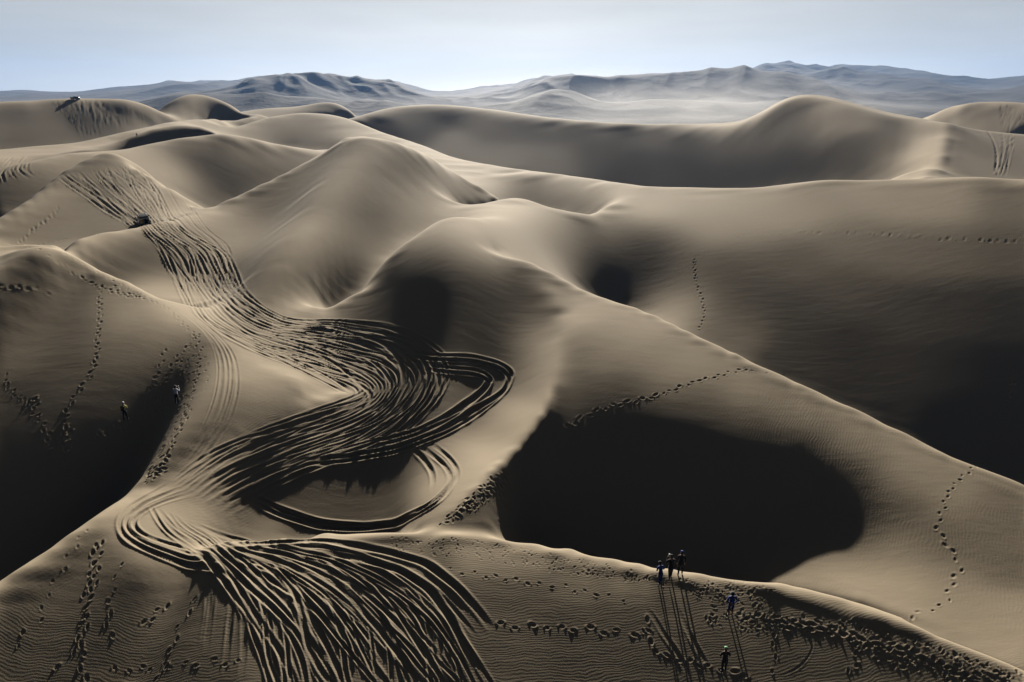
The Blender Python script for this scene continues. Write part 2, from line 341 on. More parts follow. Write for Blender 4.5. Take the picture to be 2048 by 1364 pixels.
SL={}; ACT={}
def build(verbose=True):
    lv=[(33,29),(65,57),(129,113),(193,169)]
    Z=None; S=np.array(SAMPLES,float)
    # a tone reading never speaks for sand on the other side of a crest: mark pairs whose join crosses one
    GRIDX,GRIDY=[q.ravel() for q in np.meshgrid(np.arange(6,2048,13.),np.arange(200,1364,10.))]
    BLOCK=np.zeros((len(GRIDX),len(S)),bool)
    near=((GRIDX[:,None]-S[:,0])**2+(GRIDY[:,None]-S[:,1])**2)<200.**2
    pi,pj=np.nonzero(near); ax,ay,bx,by=GRIDX[pi],GRIDY[pi],S[pj,0],S[pj,1]; blk=np.zeros(len(pi),bool)
    for kind,mode,pts,drop in LINES:
        if kind=='R': continue
        for c,d in zip(pts[:-1],pts[1:]):
            cx,cy,dx,dy=c[0],c[1],d[0],d[1]
            o1=(bx-ax)*(cy-ay)-(by-ay)*(cx-ax); o2=(bx-ax)*(dy-ay)-(by-ay)*(dx-ax)
            o3=(dx-cx)*(ay-cy)-(dy-cy)*(ax-cx); o4=(dx-cx)*(by-cy)-(dy-cy)*(bx-cx)
            blk|=(o1*o2<0)&(o3*o4<0)
    BLOCK[pi,pj]=blk
    for li,(nu,nt) in enumerate(lv):
        s0=Sys(nu,nt)
        if Z is None: Zc=-.02*np.repeat(s0.r[:,None],nt,1)*0-25.
        else:
            a=np.linspace(0,Z.shape[0]-1,nu); b=np.linspace(0,Z.shape[1]-1,nt)
            i=np.minimum(a.astype(int),Z.shape[0]-2); j=np.minimum(b.astype(int),Z.shape[1]-2); fa=(a-i)[:,None]; fb=(b-j)[None]
            Zc=(Z[i][:,j]*(1-fa)+Z[i+1][:,j]*fa)*(1-fb)+(Z[i][:,j+1]*(1-fa)+Z[i+1][:,j+1]*fa)*fb
        for rep in range(REPS[li]):
            s=Sys(nu,nt); cr=np.zeros((nu,nt),bool)
            for kind,mode,pts,drop in LINES:
                key=(kind,pts[0],pts[-1]); q=smooth(resample(pts,8)); th,t,r,z=toworld(mode,q)
                if key not in SL: SL[key]=np.ones(len(r))
                if kind in 'SC' and li>=2 and Z is not None and SLIDE>0:
                    fs=np.linspace(.82,1.22,41); rr=(r*SL[key])[None]*fs[:,None]; aa,bb=s0.loc(rr.ravel(),np.tile(th,41)); J,V=s0.bil(aa,bb)
                    zz=(Zc.ravel()[J]*V).sum(1).reshape(41,-1)+t[None]*rr
                    best=fs[zz.argmax(0)]; best=np.where(zz.max(0)>-.05*r*t*0-.02*r, best,1.)
                    m=SL[key]*(1+SLIDE*(best-1)); m=np.clip(m,.78,1.3)
                    for _ in range(12):
                        m[1:-1]=.25*m[:-2]+.5*m[1:-1]+.25*m[2:]; m[0]=.7*m[0]+.3*m[1]; m[-1]=.7*m[-1]+.3*m[-2]
                    SL[key]=m
                r=r*SL[key]; z=-t*r
                w=np.full(len(r),WPOS*(.4 if kind in 'CK' else 1.))
                s.pos(r,th,z,w)
                if kind in 'CK' and li>=1:
                    a,b=s.loc(r,th); cr[np.round(a).astype(int),np.round(b).astype(int)]=True
                if li>=1:
                    fs=np.concatenate([np.linspace(.45,.96,26),[.975]]); n=len(r); nf=len(fs)
                    rr=(r[None]*fs[:,None]).ravel(); tt=np.tile(t,nf); hh=np.tile(th,nf); aa,bb=s0.loc(rr,hh); J,V=s0.bil(aa,bb)
                    ex=(Zc.ravel()[J]*V).sum(1)+tt*rr; key=(nu,kind,pts[0],pts[-1],len(pts))
                    ACT[key]=ACT.get(key,np.zeros(n*nf,bool))|(ex>-.0015*rr); m=ACT[key]
                    # constraint: hold violators just under the sight line
                    mm=m&(ex>-.006*rr)
                    if mm.any(): s.pos(rr[mm],hh[mm],(-tt*rr-.003*rr)[mm],np.full(mm.sum(),WACT))
                if kind in 'S':
                    s.slope(r,th,-t,np.full(len(r),.8),sun=False)
                if kind in 'SC' and drop>0:
                    # hidden point behind
                    for fr,dd in ((.35,.30),(.7,.75),(1.,1.)):
                        rr=r*(1+drop*fr); s.pos(rr,th,-t*rr-dd*drop*r*DROPS,w*.35)
            for mode,px,py,v,w in POINTS:
                th,t,r,z=toworld(mode,np.array([[px,py,v]],float)); s.pos(r,th,z,np.array([w*8.]))
            for dist,azd,z in WORLD:
                s.pos(np.array([dist*1.]),np.radians([azd*1.]),np.array([z*1.]),np.array([3.]))
            # luminance samples
            if li>=1:
                th,t=ray(S[:,0],S[:,1]); hit=march(Zc,s0,th,t); ok=~np.isnan(hit)
                p=lum2p(S[:,2])
                gx,gy=GRIDX,GRIDY; gth,gt=ray(gx,gy); gh=march(Zc,s0,gth,gt); g=~np.isnan(gh); gx,gy,gth,gh,gt=gx[g],gy[g],gth[g],gh[g],gt[g]
                D2=(gx[:,None]-S[ok,0])**2+((gy[:,None]-S[ok,1])*1.25)**2
                SC=np.clip((gy-150)/7,10,44)[:,None]
                lr=np.log(gh)[:,None]-np.log(hit[ok])[None]
                Wt=(np.exp(-D2/(2*SC**2)-lr**2/(2*.12**2))+1e-7*np.exp(-lr**2/.1)/(D2+100)*1e3)*np.where(BLOCK[g][:,ok],1e-4,1.)
                sw=Wt.sum(1); pt=(Wt*p[ok]).sum(1)/sw; conf=np.clip(sw/.15,0,1)
                pt=np.maximum(pt,-.75*gt)
                # pixels per log-cell: weight by area in log polar
                s.slope(gh,gth,pt,WSL*.35*np.sqrt(conf))
            # weak regularisation of whole field to a mean height
            ii=np.arange(nu*nt); Rr=np.repeat(s.r,nt); w=np.sqrt(s.du*s.dt)*WREG/Rr
            s.rows(ii[:,None],w[:,None],w*np.where(Rr<600,-26.,-20.))
            s.bend(cr,LAM)
            Zc=s.solve(Zc.ravel(),700 if li<3 else 900).reshape(nu,nt)
            s0=s
        Z=Zc
        if verbose: print('level',nu,nt)
    return Z,s

ZSOLVED, grid = build(False)
QB = ZSOLVED/grid.r[:, None]
QB[1:-1] = .1*QB[:-2]+.8*QB[1:-1]+.1*QB[2:]; QB[:, 1:-1] = .1*QB[:, :-2]+.8*QB[:, 1:-1]+.1*QB[:, 2:]
NU, NT_ = QB.shape
U0, U1 = math.log(R0), math.log(R1); DU = (U1-U0)/(NU-1); DT = 2*TH/(NT_-1)

def cubic_w(f):
    # blend of Catmull-Rom and B-spline weights: smooth, nearly interpolating
    f2, f3 = f*f, f*f*f
    cr = np.stack([-.5*f+f2-.5*f3, 1-2.5*f2+1.5*f3, .5*f+2*f2-1.5*f3, -.5*f2+.5*f3])
    bs = np.stack([(1-f)**3, 3*f3-6*f2+4, -3*f3+3*f2+3*f+1, f3])/6
    return .65*cr+.35*bs
def resize_axis(A, pos, axis):
    n = A.shape[axis]; pos = np.clip(pos, 0, n-1.0001); i = np.floor(pos).astype(int); w = cubic_w(pos-i)
    out = 0
    for k in range(4):
        idx = np.clip(i+k-1, 0, n-1); sh = [1, 1]; sh[axis] = len(pos)
        out = out + np.take(A, idx, axis=axis)*w[k].reshape(sh)
    return out

# fine mesh grid: denser where the surface is near
segs = [(14.0, 27.0, 50), (27.0, 70.0, 560), (70.0, 135.0, 330), (135.0, 300.0, 240), (300.0, 1100.0, 200)]
us = []
for a, b, n in segs: us.append(np.linspace(math.log(a), math.log(b), n, endpoint=False))
us = np.concatenate(us+[np.array([U1])]); NTF = 1640

ths = np.linspace(-TH, TH, NTF); rs = np.exp(us); NUF = len(us)
QF = resize_axis(resize_axis(QB, (us-U0)/DU, 0), (ths+TH)/DT, 1)
ZB = QF*rs[:, None]                        # base surface relative to camera height
X = rs[:, None]*np.sin(ths)[None]; Y = rs[:, None]*np.cos(ths)[None]
ui = np.arange(NUF)

def loc_uv(x, y):
    r = np.hypot(x, y); t = np.arctan2(x, y)
    a = np.interp(np.log(np.clip(r, R0, R1)), us, ui); b = np.clip((t+TH)/(ths[1]-ths[0]), 0, NTF-1.001)
    return np.clip(a, 0, NUF-1.001), b
def sample(A, x, y):
    a, b = loc_uv(x, y); i = np.floor(a).astype(int); j = np.floor(b).astype(int); fa = a-i; fb = b-j
    return (A[i, j]*(1-fa)+A[i+1, j]*fa)*(1-fb)+(A[i, j+1]*(1-fa)+A[i+1, j+1]*fa)*fb

def spot(px, py):
    """where in the photograph's view a mark lies on the dunes: first meeting of the sight line with the base surface"""
    dx, dy, t = ray_dir(np.atleast_1d(px), np.atleast_1d(py))
    th = np.arctan2(dx, dy); b = np.clip((th+TH)/(ths[1]-ths[0]), 0, NTF-1.001); j = np.floor(b).astype(int); fb = b-j
    prof = ZB[:, j]*(1-fb)+ZB[:, j+1]*fb; d = prof+t[None]*rs[:, None]
    d[rs < 20] = -1; ab = d >= 0; k = ab.argmax(0); ok = ab.any(0) & (k > 0); m = np.arange(len(k)); km = np.maximum(k-1, 0)
    f = np.clip(-d[km, m]/(d[k, m]-d[km, m]+1e-12), 0, 1); r = rs[km]*(1-f)+rs[k]*f
    r[~ok] = np.nan
    return r*dx, r*dy

def pts_world(pts, n=None, jit=0.0):
    """smooth world polyline through pixel way-points"""
    p = np.array(pts, float); d = np.r_[0, np.cumsum(np.hypot(*np.diff(p, axis=0).T))]
    m = max(6, int(d[-1]/6)); q = np.linspace(0, d[-1], m)
    P = np.stack([np.interp(q, d, p[:, 0]), np.interp(q, d, p[:, 1])], 1)
    for _ in range(6): P[1:-1] = .25*P[:-2]+.5*P[1:-1]+.25*P[2:]
    x, y = spot(P[:, 0], P[:, 1]); ok = ~np.isnan(x)
    return x[ok], y[ok]

def resamp(x, y, step):
    # break at depth jumps
    out = []; seg = [0]
    dd = np.hypot(np.diff(x), np.diff(y)); r = np.hypot(x, y)
    brk = np.r_[-1, np.nonzero(dd > .14*r[:-1]+1.5)[0], len(x)-1]
    for a, b in zip(brk[:-1]+1, brk[1:]+1):
        if b-a < 3: continue
        xs, ys = x[a:b], y[a:b]; d = np.r_[0, np.cumsum(np.hypot(np.diff(xs), np.diff(ys)))]
        if d[-1] < .5: continue
        for _ in range(4):
            xs = np.r_[xs[0], .25*xs[:-2]+.5*xs[1:-1]+.25*xs[2:], xs[-1]]; ys = np.r_[ys[0], .25*ys[:-2]+.5*ys[1:-1]+.25*ys[2:], ys[-1]]
        q = np.arange(0, d[-1], step); out.append((np.interp(q, d, xs), np.interp(q, d, ys), q))
    return out

DISP = np.zeros_like(ZB)
dth = ths[1]-ths[0]
def stamp_track(x, y, w=.17, amp=.10, berm=.06, over=1.0, fade=True):
    """press one wheel rut (with its two berms) into DISP; a later rut wipes out what it crosses"""
    for xs, ys, q in resamp(x, y, .09 if np.nanmin(np.hypot(x, y)) < 90 else .2):
        r = np.hypot(xs, ys); n = len(xs); 
        a, b = loc_uv(xs, ys); ai = np.round(a).astype(int); bi = np.round(b).astype(int)
        rad = w*2.9; rmid = np.median(r)
        kb = int(math.ceil(rad/(r.min()*dth)))+1; cell = np.gradient(rs)[np.clip(ai, 0, NUF-1)]; ka = int(math.ceil(rad/cell.min()))+1
        ka = min(ka, 16); kb = min(kb, 16)
        oa, ob = np.meshgrid(np.arange(-ka, ka+1), np.arange(-kb, kb+1), indexing='ij'); oa = oa.ravel(); ob = ob.ravel()
        A = ai[:, None]+oa; B = bi[:, None]+ob; ok = (A >= 0) & (A < NUF) & (B >= 0) & (B < NTF)
        A = np.clip(A, 0, NUF-1); B = np.clip(B, 0, NTF-1)
        gx = rs[A]*np.sin(ths[B]); gy = rs[A]*np.cos(ths[B])
        d2 = (gx-xs[:, None])**2+(gy-ys[:, None])**2
        wn_ = .85+.18*np.sin(q*.9+rng.uniform(0, 6))+.14*np.sin(q*2.7+rng.uniform(0, 6))+rng.normal(0, .05, n)
        if fade: wn_ = wn_*np.clip(q/3, 0, 1)*np.clip((q[-1]-q)/3, 0, 1)
        flat = (A*NTF+B).ravel()[ok.ravel()]; dv = d2.ravel()[ok.ravel()]; av = np.repeat(wn_, len(oa))[ok.ravel()]
        m = dv < rad*rad; flat = flat[m]; dv = dv[m]; av = av[m]
        order = np.argsort(-dv, kind='stable'); flat = flat[order]; dv = dv[order]; av = av[order]
        mind = {}
        tmp_d = np.full(0, 0)
        u, first = np.unique(flat[::-1], return_index=True); sel = len(flat)-1-first
        d = np.sqrt(dv[sel]); a_ = av[sel]
        f = -amp*np.exp(-(d/w)**4)+berm*np.exp(-((d-1.55*w)/(.5*w))**2)
        D = DISP.ravel(); D[u] = D[u]*(1-over*np.exp(-(d/(1.5*w))**4)*np.clip(a_, 0, 1))+f*a_

def bundle(stations, n, wander=.10, w=.17, amp=.10, berm=.06, drop=.15, edge=1.0):
    """n wheel ruts flowing together between two edges"""
    st = np.array(stations, float); m = len(st); tt = np.arange(m)
    fine = np.linspace(0, m-1, m*6)
    S = np.stack([np.interp(fine, tt, st[:, k]) for k in range(4)], 1)
    for _ in range(8): S[1:-1] = .25*S[:-2]+.5*S[1:-1]+.25*S[2:]
    for k in range(n):
        s0 = (k+.5)/n + rng.normal(0, .35/n)
        s = s0 + wander*(np.sin(fine*rng.uniform(.25, .9)+rng.uniform(0, 6.3))*.6+np.sin(fine*rng.uniform(.9, 1.8)+rng.uniform(0, 6.3))*.25)
        s = np.clip(s, 0, 1)
        P = S[:, :2]*(1-s[:, None])+S[:, 2:]*s[:, None]
        a = 0; b = len(P)
        if rng.random() < drop*2: a = int(rng.uniform(0, .45)*len(P))
        if rng.random() < drop*2: b = int(rng.uniform(.55, 1)*len(P))
        if b-a < 5: continue
        x, y = spot(P[a:b, 0], P[a:b, 1]); ok = ~np.isnan(x)
        if ok.sum() < 5: continue
        g = rng.uniform(.6, 1.25); stamp_track(x[ok], y[ok], w*rng.uniform(.7, 1.3), amp*g, berm*g)

def trail(pts, step=.72, size=.17, amp=.07, spread=.12, jit=.05):
    x, y = pts_world(pts); far = float(np.nanmedian(np.hypot(x, y))) > 48 if len(x) else False
    size *= (.80 if far else .62)*rng.uniform(.85, 1.1); amp *= .55 if far else .42
    for xs, ys, q in resamp(x, y, .05):
        L = q[-1]; s = 0; side = 1
        while s < L:
            i = min(int(s/.05), len(xs)-2); dx, dy = xs[i+1]-xs[i], ys[i+1]-ys[i]; n = math.hypot(dx, dy)+1e-9; dx /= n; dy /= n
            stamp_print(xs[i]-dy*spread*side+rng.normal(0, jit), ys[i]+dx*spread*side+rng.normal(0, jit), math.atan2(dy, dx)+rng.normal(0, .2), size*rng.uniform(.8, 1.3), amp*rng.uniform(.7, 1.4))
            s += step*rng.uniform(.8, 1.25); side = -side
def stamp_print(x, y, ang, size=.17, amp=.07):
    r = math.hypot(x, y)
    if r < R0+1 or r > R1-10: return
    a, b = loc_uv(np.array([x]), np.array([y])); ai = int(round(a[0])); bi = int(round(b[0]))
    rad = size*2.6; kb = min(24, int(rad/(r*dth))+2); cell = rs[min(ai+1, NUF-1)]-rs[min(ai+1, NUF-1)-1]; ka = min(24, int(rad/cell)+2)
    i0, i1 = max(ai-ka, 0), min(ai+ka+1, NUF); j0, j1 = max(bi-kb, 0), min(bi+kb+1, NTF)
    gx = X[i0:i1, j0:j1]-x; gy = Y[i0:i1, j0:j1]-y; c, s = math.cos(ang), math.sin(ang)
    p = (gx*c+gy*s)/(size*1.15); q = (-gx*s+gy*c)/(size*.62); d = np.sqrt(p*p+q*q)
    f = -amp*np.exp(-d**3)+amp*.28*np.exp(-((d-1.5)/.42)**2)*(1+.8*np.sin(2*np.arctan2(q, p)+x*7))
    DISP[i0:i1, j0:j1] += f
def scatter(poly, n, size=.17, amp=.06):
    far = math.hypot(*[float(v[0]) for v in spot(poly[0][0], poly[0][1])]) > 45; size *= .72 if far else .58; amp *= .5 if far else .40
    """trampled patch: n loose prints inside a pixel polygon"""
    P = np.array(poly, float); lo, hi = P.min(0), P.max(0); k = 0; pts = []
    while k < n:
        p = rng.uniform(lo, hi); ins = False
        for i in range(len(P)):
            a, b = P[i], P[i-1]
            if (a[1] > p[1]) != (b[1] > p[1]) and p[0] < (b[0]-a[0])*(p[1]-a[1])/(b[1]-a[1])+a[0]: ins = not ins
        if ins: pts.append(p); k += 1
    pts = np.array(pts); x, y = spot(pts[:, 0], pts[:, 1])
    for a, b in zip(x, y):
        if a == a: stamp_print(a, b, rng.uniform(0, 6.3), size*rng.uniform(.5, 1.4), amp*rng.uniform(.3, 1.5))

# ------------------------------------------------------------------ wheel ruts
# (upper channel: from the far left dune past the jeep, round the bend and back to the near crest)
B_TOP = [(112,352,275,322),(150,378,292,350),(190,405,315,378),(228,435,332,412),(266,452,348,440),(300,478,402,478),(325,505,455,500),(342,545,470,540),(362,590,490,575),(402,640,530,612),(462,680,592,642),(535,715,692,637),(622,742,800,650),(690,768,880,695),(712,785,905,740),(700,797,880,800),(650,815,800,880),(560,845,700,915),(470,880,600,948),(400,915,520,985),(332,965,450,1030),(275,1000,400,1058)]
bundle(B_TOP[:9], 36, .14, w=.17, amp=.085, berm=.075, drop=.12)
bundle(B_TOP[7:15], 38, .14, w=0.15, amp=0.045, berm=0.055, drop=.15)
bundle(B_TOP[10:18], 30, .16, w=0.15, amp=0.058, berm=0.065, drop=.2)
bundle(B_TOP[15:-1], 36, .15, w=0.125, amp=0.038, berm=0.05, drop=.15)
# thin older tracks to the right of the jeep
bundle([(290,330,330,330),(315,370,360,380),(335,400,385,420),(360,440,420,465),(400,470,465,490),(430,500,470,520)], 5, .1, w=.14, amp=.05, berm=.03)
# loop over the crest and the fan down the near slope
bundle([(330,965,400,985),(270,1000,310,1010),(228,1040,262,1045),(245,1085,290,1070),(320,1120,370,1095),(430,1145,500,1100),(520,1200,620,1120),(600,1290,740,1180),(650,1380,820,1300)], 7, .08, w=0.144, amp=0.0868, berm=0.063, drop=.0)
bundle([(300,1010,420,1060),(330,1070,480,1080),(400,1105,600,1084),(450,1165,690,1100),(490,1230,810,1150),(520,1300,900,1235),(540,1364,955,1330),(550,1420,1000,1400)], 42, .15, w=0.115, amp=0.038, berm=0.05, drop=.1)
bundle([(430,1092,560,1084),(560,1130,720,1100),(650,1190,850,1160),(720,1270,930,1240),(770,1350,990,1330),(800,1420,1030,1410)], 16, .14, w=0.11, amp=0.045, berm=0.045, drop=.2)
for p in ([(690,1092),(760,1100),(850,1125),(915,1175),(960,1225),(985,1262)], [(640,1105),(720,1118),(800,1140),(860,1180),(900,1235),(925,1290),(960,1340)], [(430,1090),(520,1086),(640,1080),(760,1098)]):
    stamp_track(*pts_world(p), w=.2, amp=.11, berm=.06)
# streaks hanging below the loop
for p in ([(405,1140),(418,1180),(415,1230),(405,1290)], [(430,1145),(425,1190),(418,1250),(412,1300)], [(468,1170),(462,1230),(455,1290),(450,1350)], [(492,1180),(488,1240),(488,1310),(480,1364)]):
    stamp_track(*pts_world(p), w=.15, amp=.03, berm=.02)
# outer loops to the right of the bend
for o in ((0,0),(3,9),):
    a, b = o
    stamp_track(*pts_world([(800+a,700+b),(870,712+b),(940,712+b),(1000-a,725+b),(1028-a,745+b),(1010-a,785),(950-a,830-b),(880,872-b),(790,905-b),(690,922-b),(600,930-b)]), w=.2, amp=.14, berm=.08)
    stamp_track(*pts_world([(850,730+b),(900,737+b),(955-a,740+b),(988-a,755+b),(960-a,790),(900,838-b),(830,872-b),(740,895-b)]), w=.2, amp=.13, berm=.08)
# bottom loop round the small basin
for o in (0, 12, 26):
    stamp_track(*pts_world([(500,990+o*.4),(560,1018+o*.5),(640,1045+o*.4),(720,1052+o*.3),(790,1045+o*.2),(850,1015+o*.3),(890,985+o*.3),(912,950+o*.2)]), w=.18, amp=.14, berm=.08)
for p in ([(820,890),(850,920),(870,950),(862,985)], [(845,895),(885,925),(905,950),(895,985)], [(860,885),(900,915),(920,945),(905,980)]):
    stamp_track(*pts_world(p), w=.17, amp=.10, berm=.06)
# branch tracks on the right of the left dune's crest
bundle([(352,618,372,618),(410,665,440,672),(432,710,472,712),(430,770,478,775),(412,830,462,835),(380,890,430,890),(345,940,390,930)], 5, .06, w=0.108, amp=0.0372, berm=0.0245, drop=0)
for p in ([(540,712),(600,740),(650,765),(700,790)], [(560,705),(620,735),(670,760),(705,785)]):
    stamp_track(*pts_world(p), w=.17, amp=.08, berm=.05)
# far left dune face
bundle([(15,315,78,309),(0,330,62,322),(-30,350,58,338),(-30,372,92,352)], 13, .1, w=.25, amp=.10, berm=.08)
# top left slope
bundle([(105,201,185,197),(140,214,235,214),(190,232,285,222),(232,256,292,240)], 14, .12, w=.4, amp=.10, berm=.10)
for p in ([(105,200),(125,216),(150,243),(168,273)], [(120,200),(138,218),(162,246),(181,273)], [(190,222),(198,240),(192,258),(183,272)], [(205,228),(208,242),(202,256),(195,270)], [(195,226),(215,240),(232,256)]):
    stamp_track(*pts_world(p), w=.4, amp=.06, berm=.13)
# top right slope
bundle([(2000,232,2030,232),(1998,262,2022,262),(2002,290,2026,290),(1996,325,2018,325),(1982,352,2012,352)], 7, .12, w=.28, amp=.10, berm=.09, drop=0)
for p in ([(2000,212),(2008,225),(2022,240),(2046,250)], [(2012,208),(2020,222),(2036,232),(2048,244)], [(2002,206),(2000,222),(2004,236)], [(1975,262),(1990,285),(1995,310),(1990,345)]):
    stamp_track(*pts_world(p), w=.35, amp=.2, berm=.05)
# small curved tyre marks on the near slope
for p in ([(1290,1215),(1310,1235),(1322,1262),(1345,1290),(1365,1325),(1385,1364)], [(1350,1205),(1365,1240),(1390,1290),(1420,1340)], [(1600,1250),(1625,1270),(1628,1300),(1600,1335),(1550,1358)]):
    stamp_track(*pts_world(p), w=.13 if p[0][0] < 1500 else .06, amp=.035 if p[0][0] < 1500 else .015, berm=.035 if p[0][0] < 1500 else .01)

# ------------------------------------------------------------------ footprints
trail([(1490,738),(1400,760),(1360,775),(1290,798),(1220,812),(1180,828),(1120,860)], size=.2, amp=.09)
trail([(1490,738),(1560,748),(1585,752)], size=.12, amp=.05)
trail([(2026,765),(2015,800),(2000,850),(1975,910)], size=.22, amp=.1, step=.5)
trail([(1975,915),(1930,950),(1895,985),(1885,1020),(1875,1055),(1885,1085),(1915,1110),(1920,1140),(1905,1170),(1890,1210),(1830,1230),(1800,1235)], size=.17, amp=.07)
trail([(1600,464),(1700,466),(1800,470),(1900,478),(2040,482)], size=.3, amp=.13, step=1.1)
trail([(1600,464),(1480,470),(1410,490),(1388,520)], size=.18, amp=.06)
trail([(1388,520),(1390,560),(1405,600),(1412,630),(1395,665)], size=.27, amp=.12, step=.9)
trail([(0,572),(60,575),(110,588)], size=.22, amp=.09)
trail([(0,488),(60,490),(110,520),(160,555),(200,572),(240,590)], size=.2, amp=.09)
trail([(200,572),(200,620),(195,680),(190,740),(150,790),(130,830),(128,900),(135,940)], size=.19, amp=.09)
trail([(10,750),(15,780),(50,800),(80,840),(100,880),(95,930),(85,990),(60,1010)], size=.17, amp=.08)
trail([(40,485),(70,455),(110,430),(118,410)], size=.3, amp=.12)
trail([(75,490),(130,478),(200,470)], size=.22, amp=.1)
trail([(130,508),(200,545),(280,592),(330,612),(400,680)], size=.18, amp=.08, step=.5)
trail([(330,700),(318,740),(300,790),(290,820)], size=.17, amp=.08); trail([(395,670),(400,720),(385,790),(350,870),(320,940)], size=.17, amp=.08)
trail([(395,670),(350,720),(330,760),(300,830)], size=.17, amp=.08); trail([(380,820),(360,860),(330,920),(310,960)], size=.18, amp=.09)
trail([(252,842),(280,832),(330,800),(380,790)], size=.17, amp=.08, step=.4)
scatter([(225,568),(285,590),(295,602),(240,592)], 60, .18, .1)
scatter([(350,700),(410,680),(420,760),(400,800),(340,800)], 70, .15, .07)
scatter([(250,845),(300,820),(340,800),(380,800),(350,860),(300,950),(200,960),(190,870)], 170, .18, .09)
scatter([(290,880),(330,870),(340,930),(290,970)], 60, .19, .1)
scatter([(110,930),(200,920),(190,960),(120,960)], 45, .18, .09); scatter([(90,870),(140,850),(145,910),(90,900)], 30, .18, .09)
scatter([(40,795),(75,795),(75,812),(45,812)], 16, .2, .09)
scatter([(30,1000),(150,990),(180,1030),(40,1020)], 25, .17, .08)
# near slope, left
trail([(190,1090),(180,1140),(170,1200),(168,1270),(140,1310),(110,1350)], size=.19, amp=.1)
trail([(200,1085),(190,1160),(160,1260),(165,1330),(170,1364)], size=.18, amp=.1, step=.55)
trail([(170,1060),(110,1160),(80,1230),(30,1290)], size=.15, amp=.08); trail([(240,1130),(225,1180),(215,1240),(225,1300)], size=.18, amp=.09)
trail([(330,1210),(310,1230),(285,1255)], size=.2, amp=.11, step=.5); trail([(405,1180),(370,1230),(352,1270),(335,1330),(310,1364)], size=.19, amp=.1)
trail([(1000,1248),(1050,1252),(1100,1255),(1180,1258),(1250,1264),(1300,1268)], size=.19, amp=.1, step=.85)
trail([(230,1340),(330,1330),(420,1325),(500,1325)], size=.17, amp=.08)
trail([(900,1140),(1000,1155),(1100,1170),(1200,1190),(1260,1200)], size=.15, amp=.07)
scatter([(780,1075),(900,1072),(1040,1095),(1200,1125),(1330,1150),(1330,1170),(1150,1150),(950,1120),(780,1100)], 330, .13, .05)
scatter([(1340,1150),(1480,1162),(1560,1180),(1540,1215),(1400,1200)], 150, .13, .055)
# near slope, right: a beaten path along the crest
trail([(1480,1232),(1560,1238),(1640,1252),(1720,1275),(1800,1300),(1900,1330),(2040,1380)], size=.2, amp=.1, step=.5)
trail([(1560,1250),(1650,1262),(1760,1290),(1860,1325),(1960,1360)], size=.22, amp=.11, step=.5)
scatter([(1640,1240),(1720,1240),(1850,1285),(2048,1345),(2048,1364),(1880,1364),(1720,1310)], 200, .15, .08)
scatter([(1400,1210),(1640,1235),(1640,1265),(1420,1260)], 90, .15, .07)
trail([(1545,1270),(1550,1310),(1548,1364)], size=.17, amp=.09); trail([(1725,1290),(1715,1320),(1690,1364)], size=.2, amp=.11)
trail([(1290,1240),(1295,1280),(1320,1310),(1400,1330),(1500,1350)], size=.2, amp=.1, step=.6)
# right below the curved crest
trail([(1085,915),(1045,935),(1000,955),(960,985),(920,1020),(880,1052)], size=.2, amp=.1, step=.4)
scatter([(1000,940),(1030,960),(960,1010),(890,1055),(880,1045),(940,990)], 60, .19, .09)
trail([(1005,965),(1000,1000),(1005,1030),(1002,1062)], size=.24, amp=.12, step=.5)
# broken sand where the crest slides


ZF = ZB + DISP + CAM_H
V = np.stack([X, Y, ZF], -1).reshape(-1, 3)
me = np_mesh('dunes', V, grid_quads(NUF, NTF))
dunes = bpy.data.objects.new('sand_dunes', me); col.objects.link(dunes)
tag(dunes, 'wind-shaped sand dunes crossed by wheel ruts and footprints', 'sand', kind='structure')
def ground(x, y):
    return float(sample(ZF, np.array([x]), np.array([y]))[0])

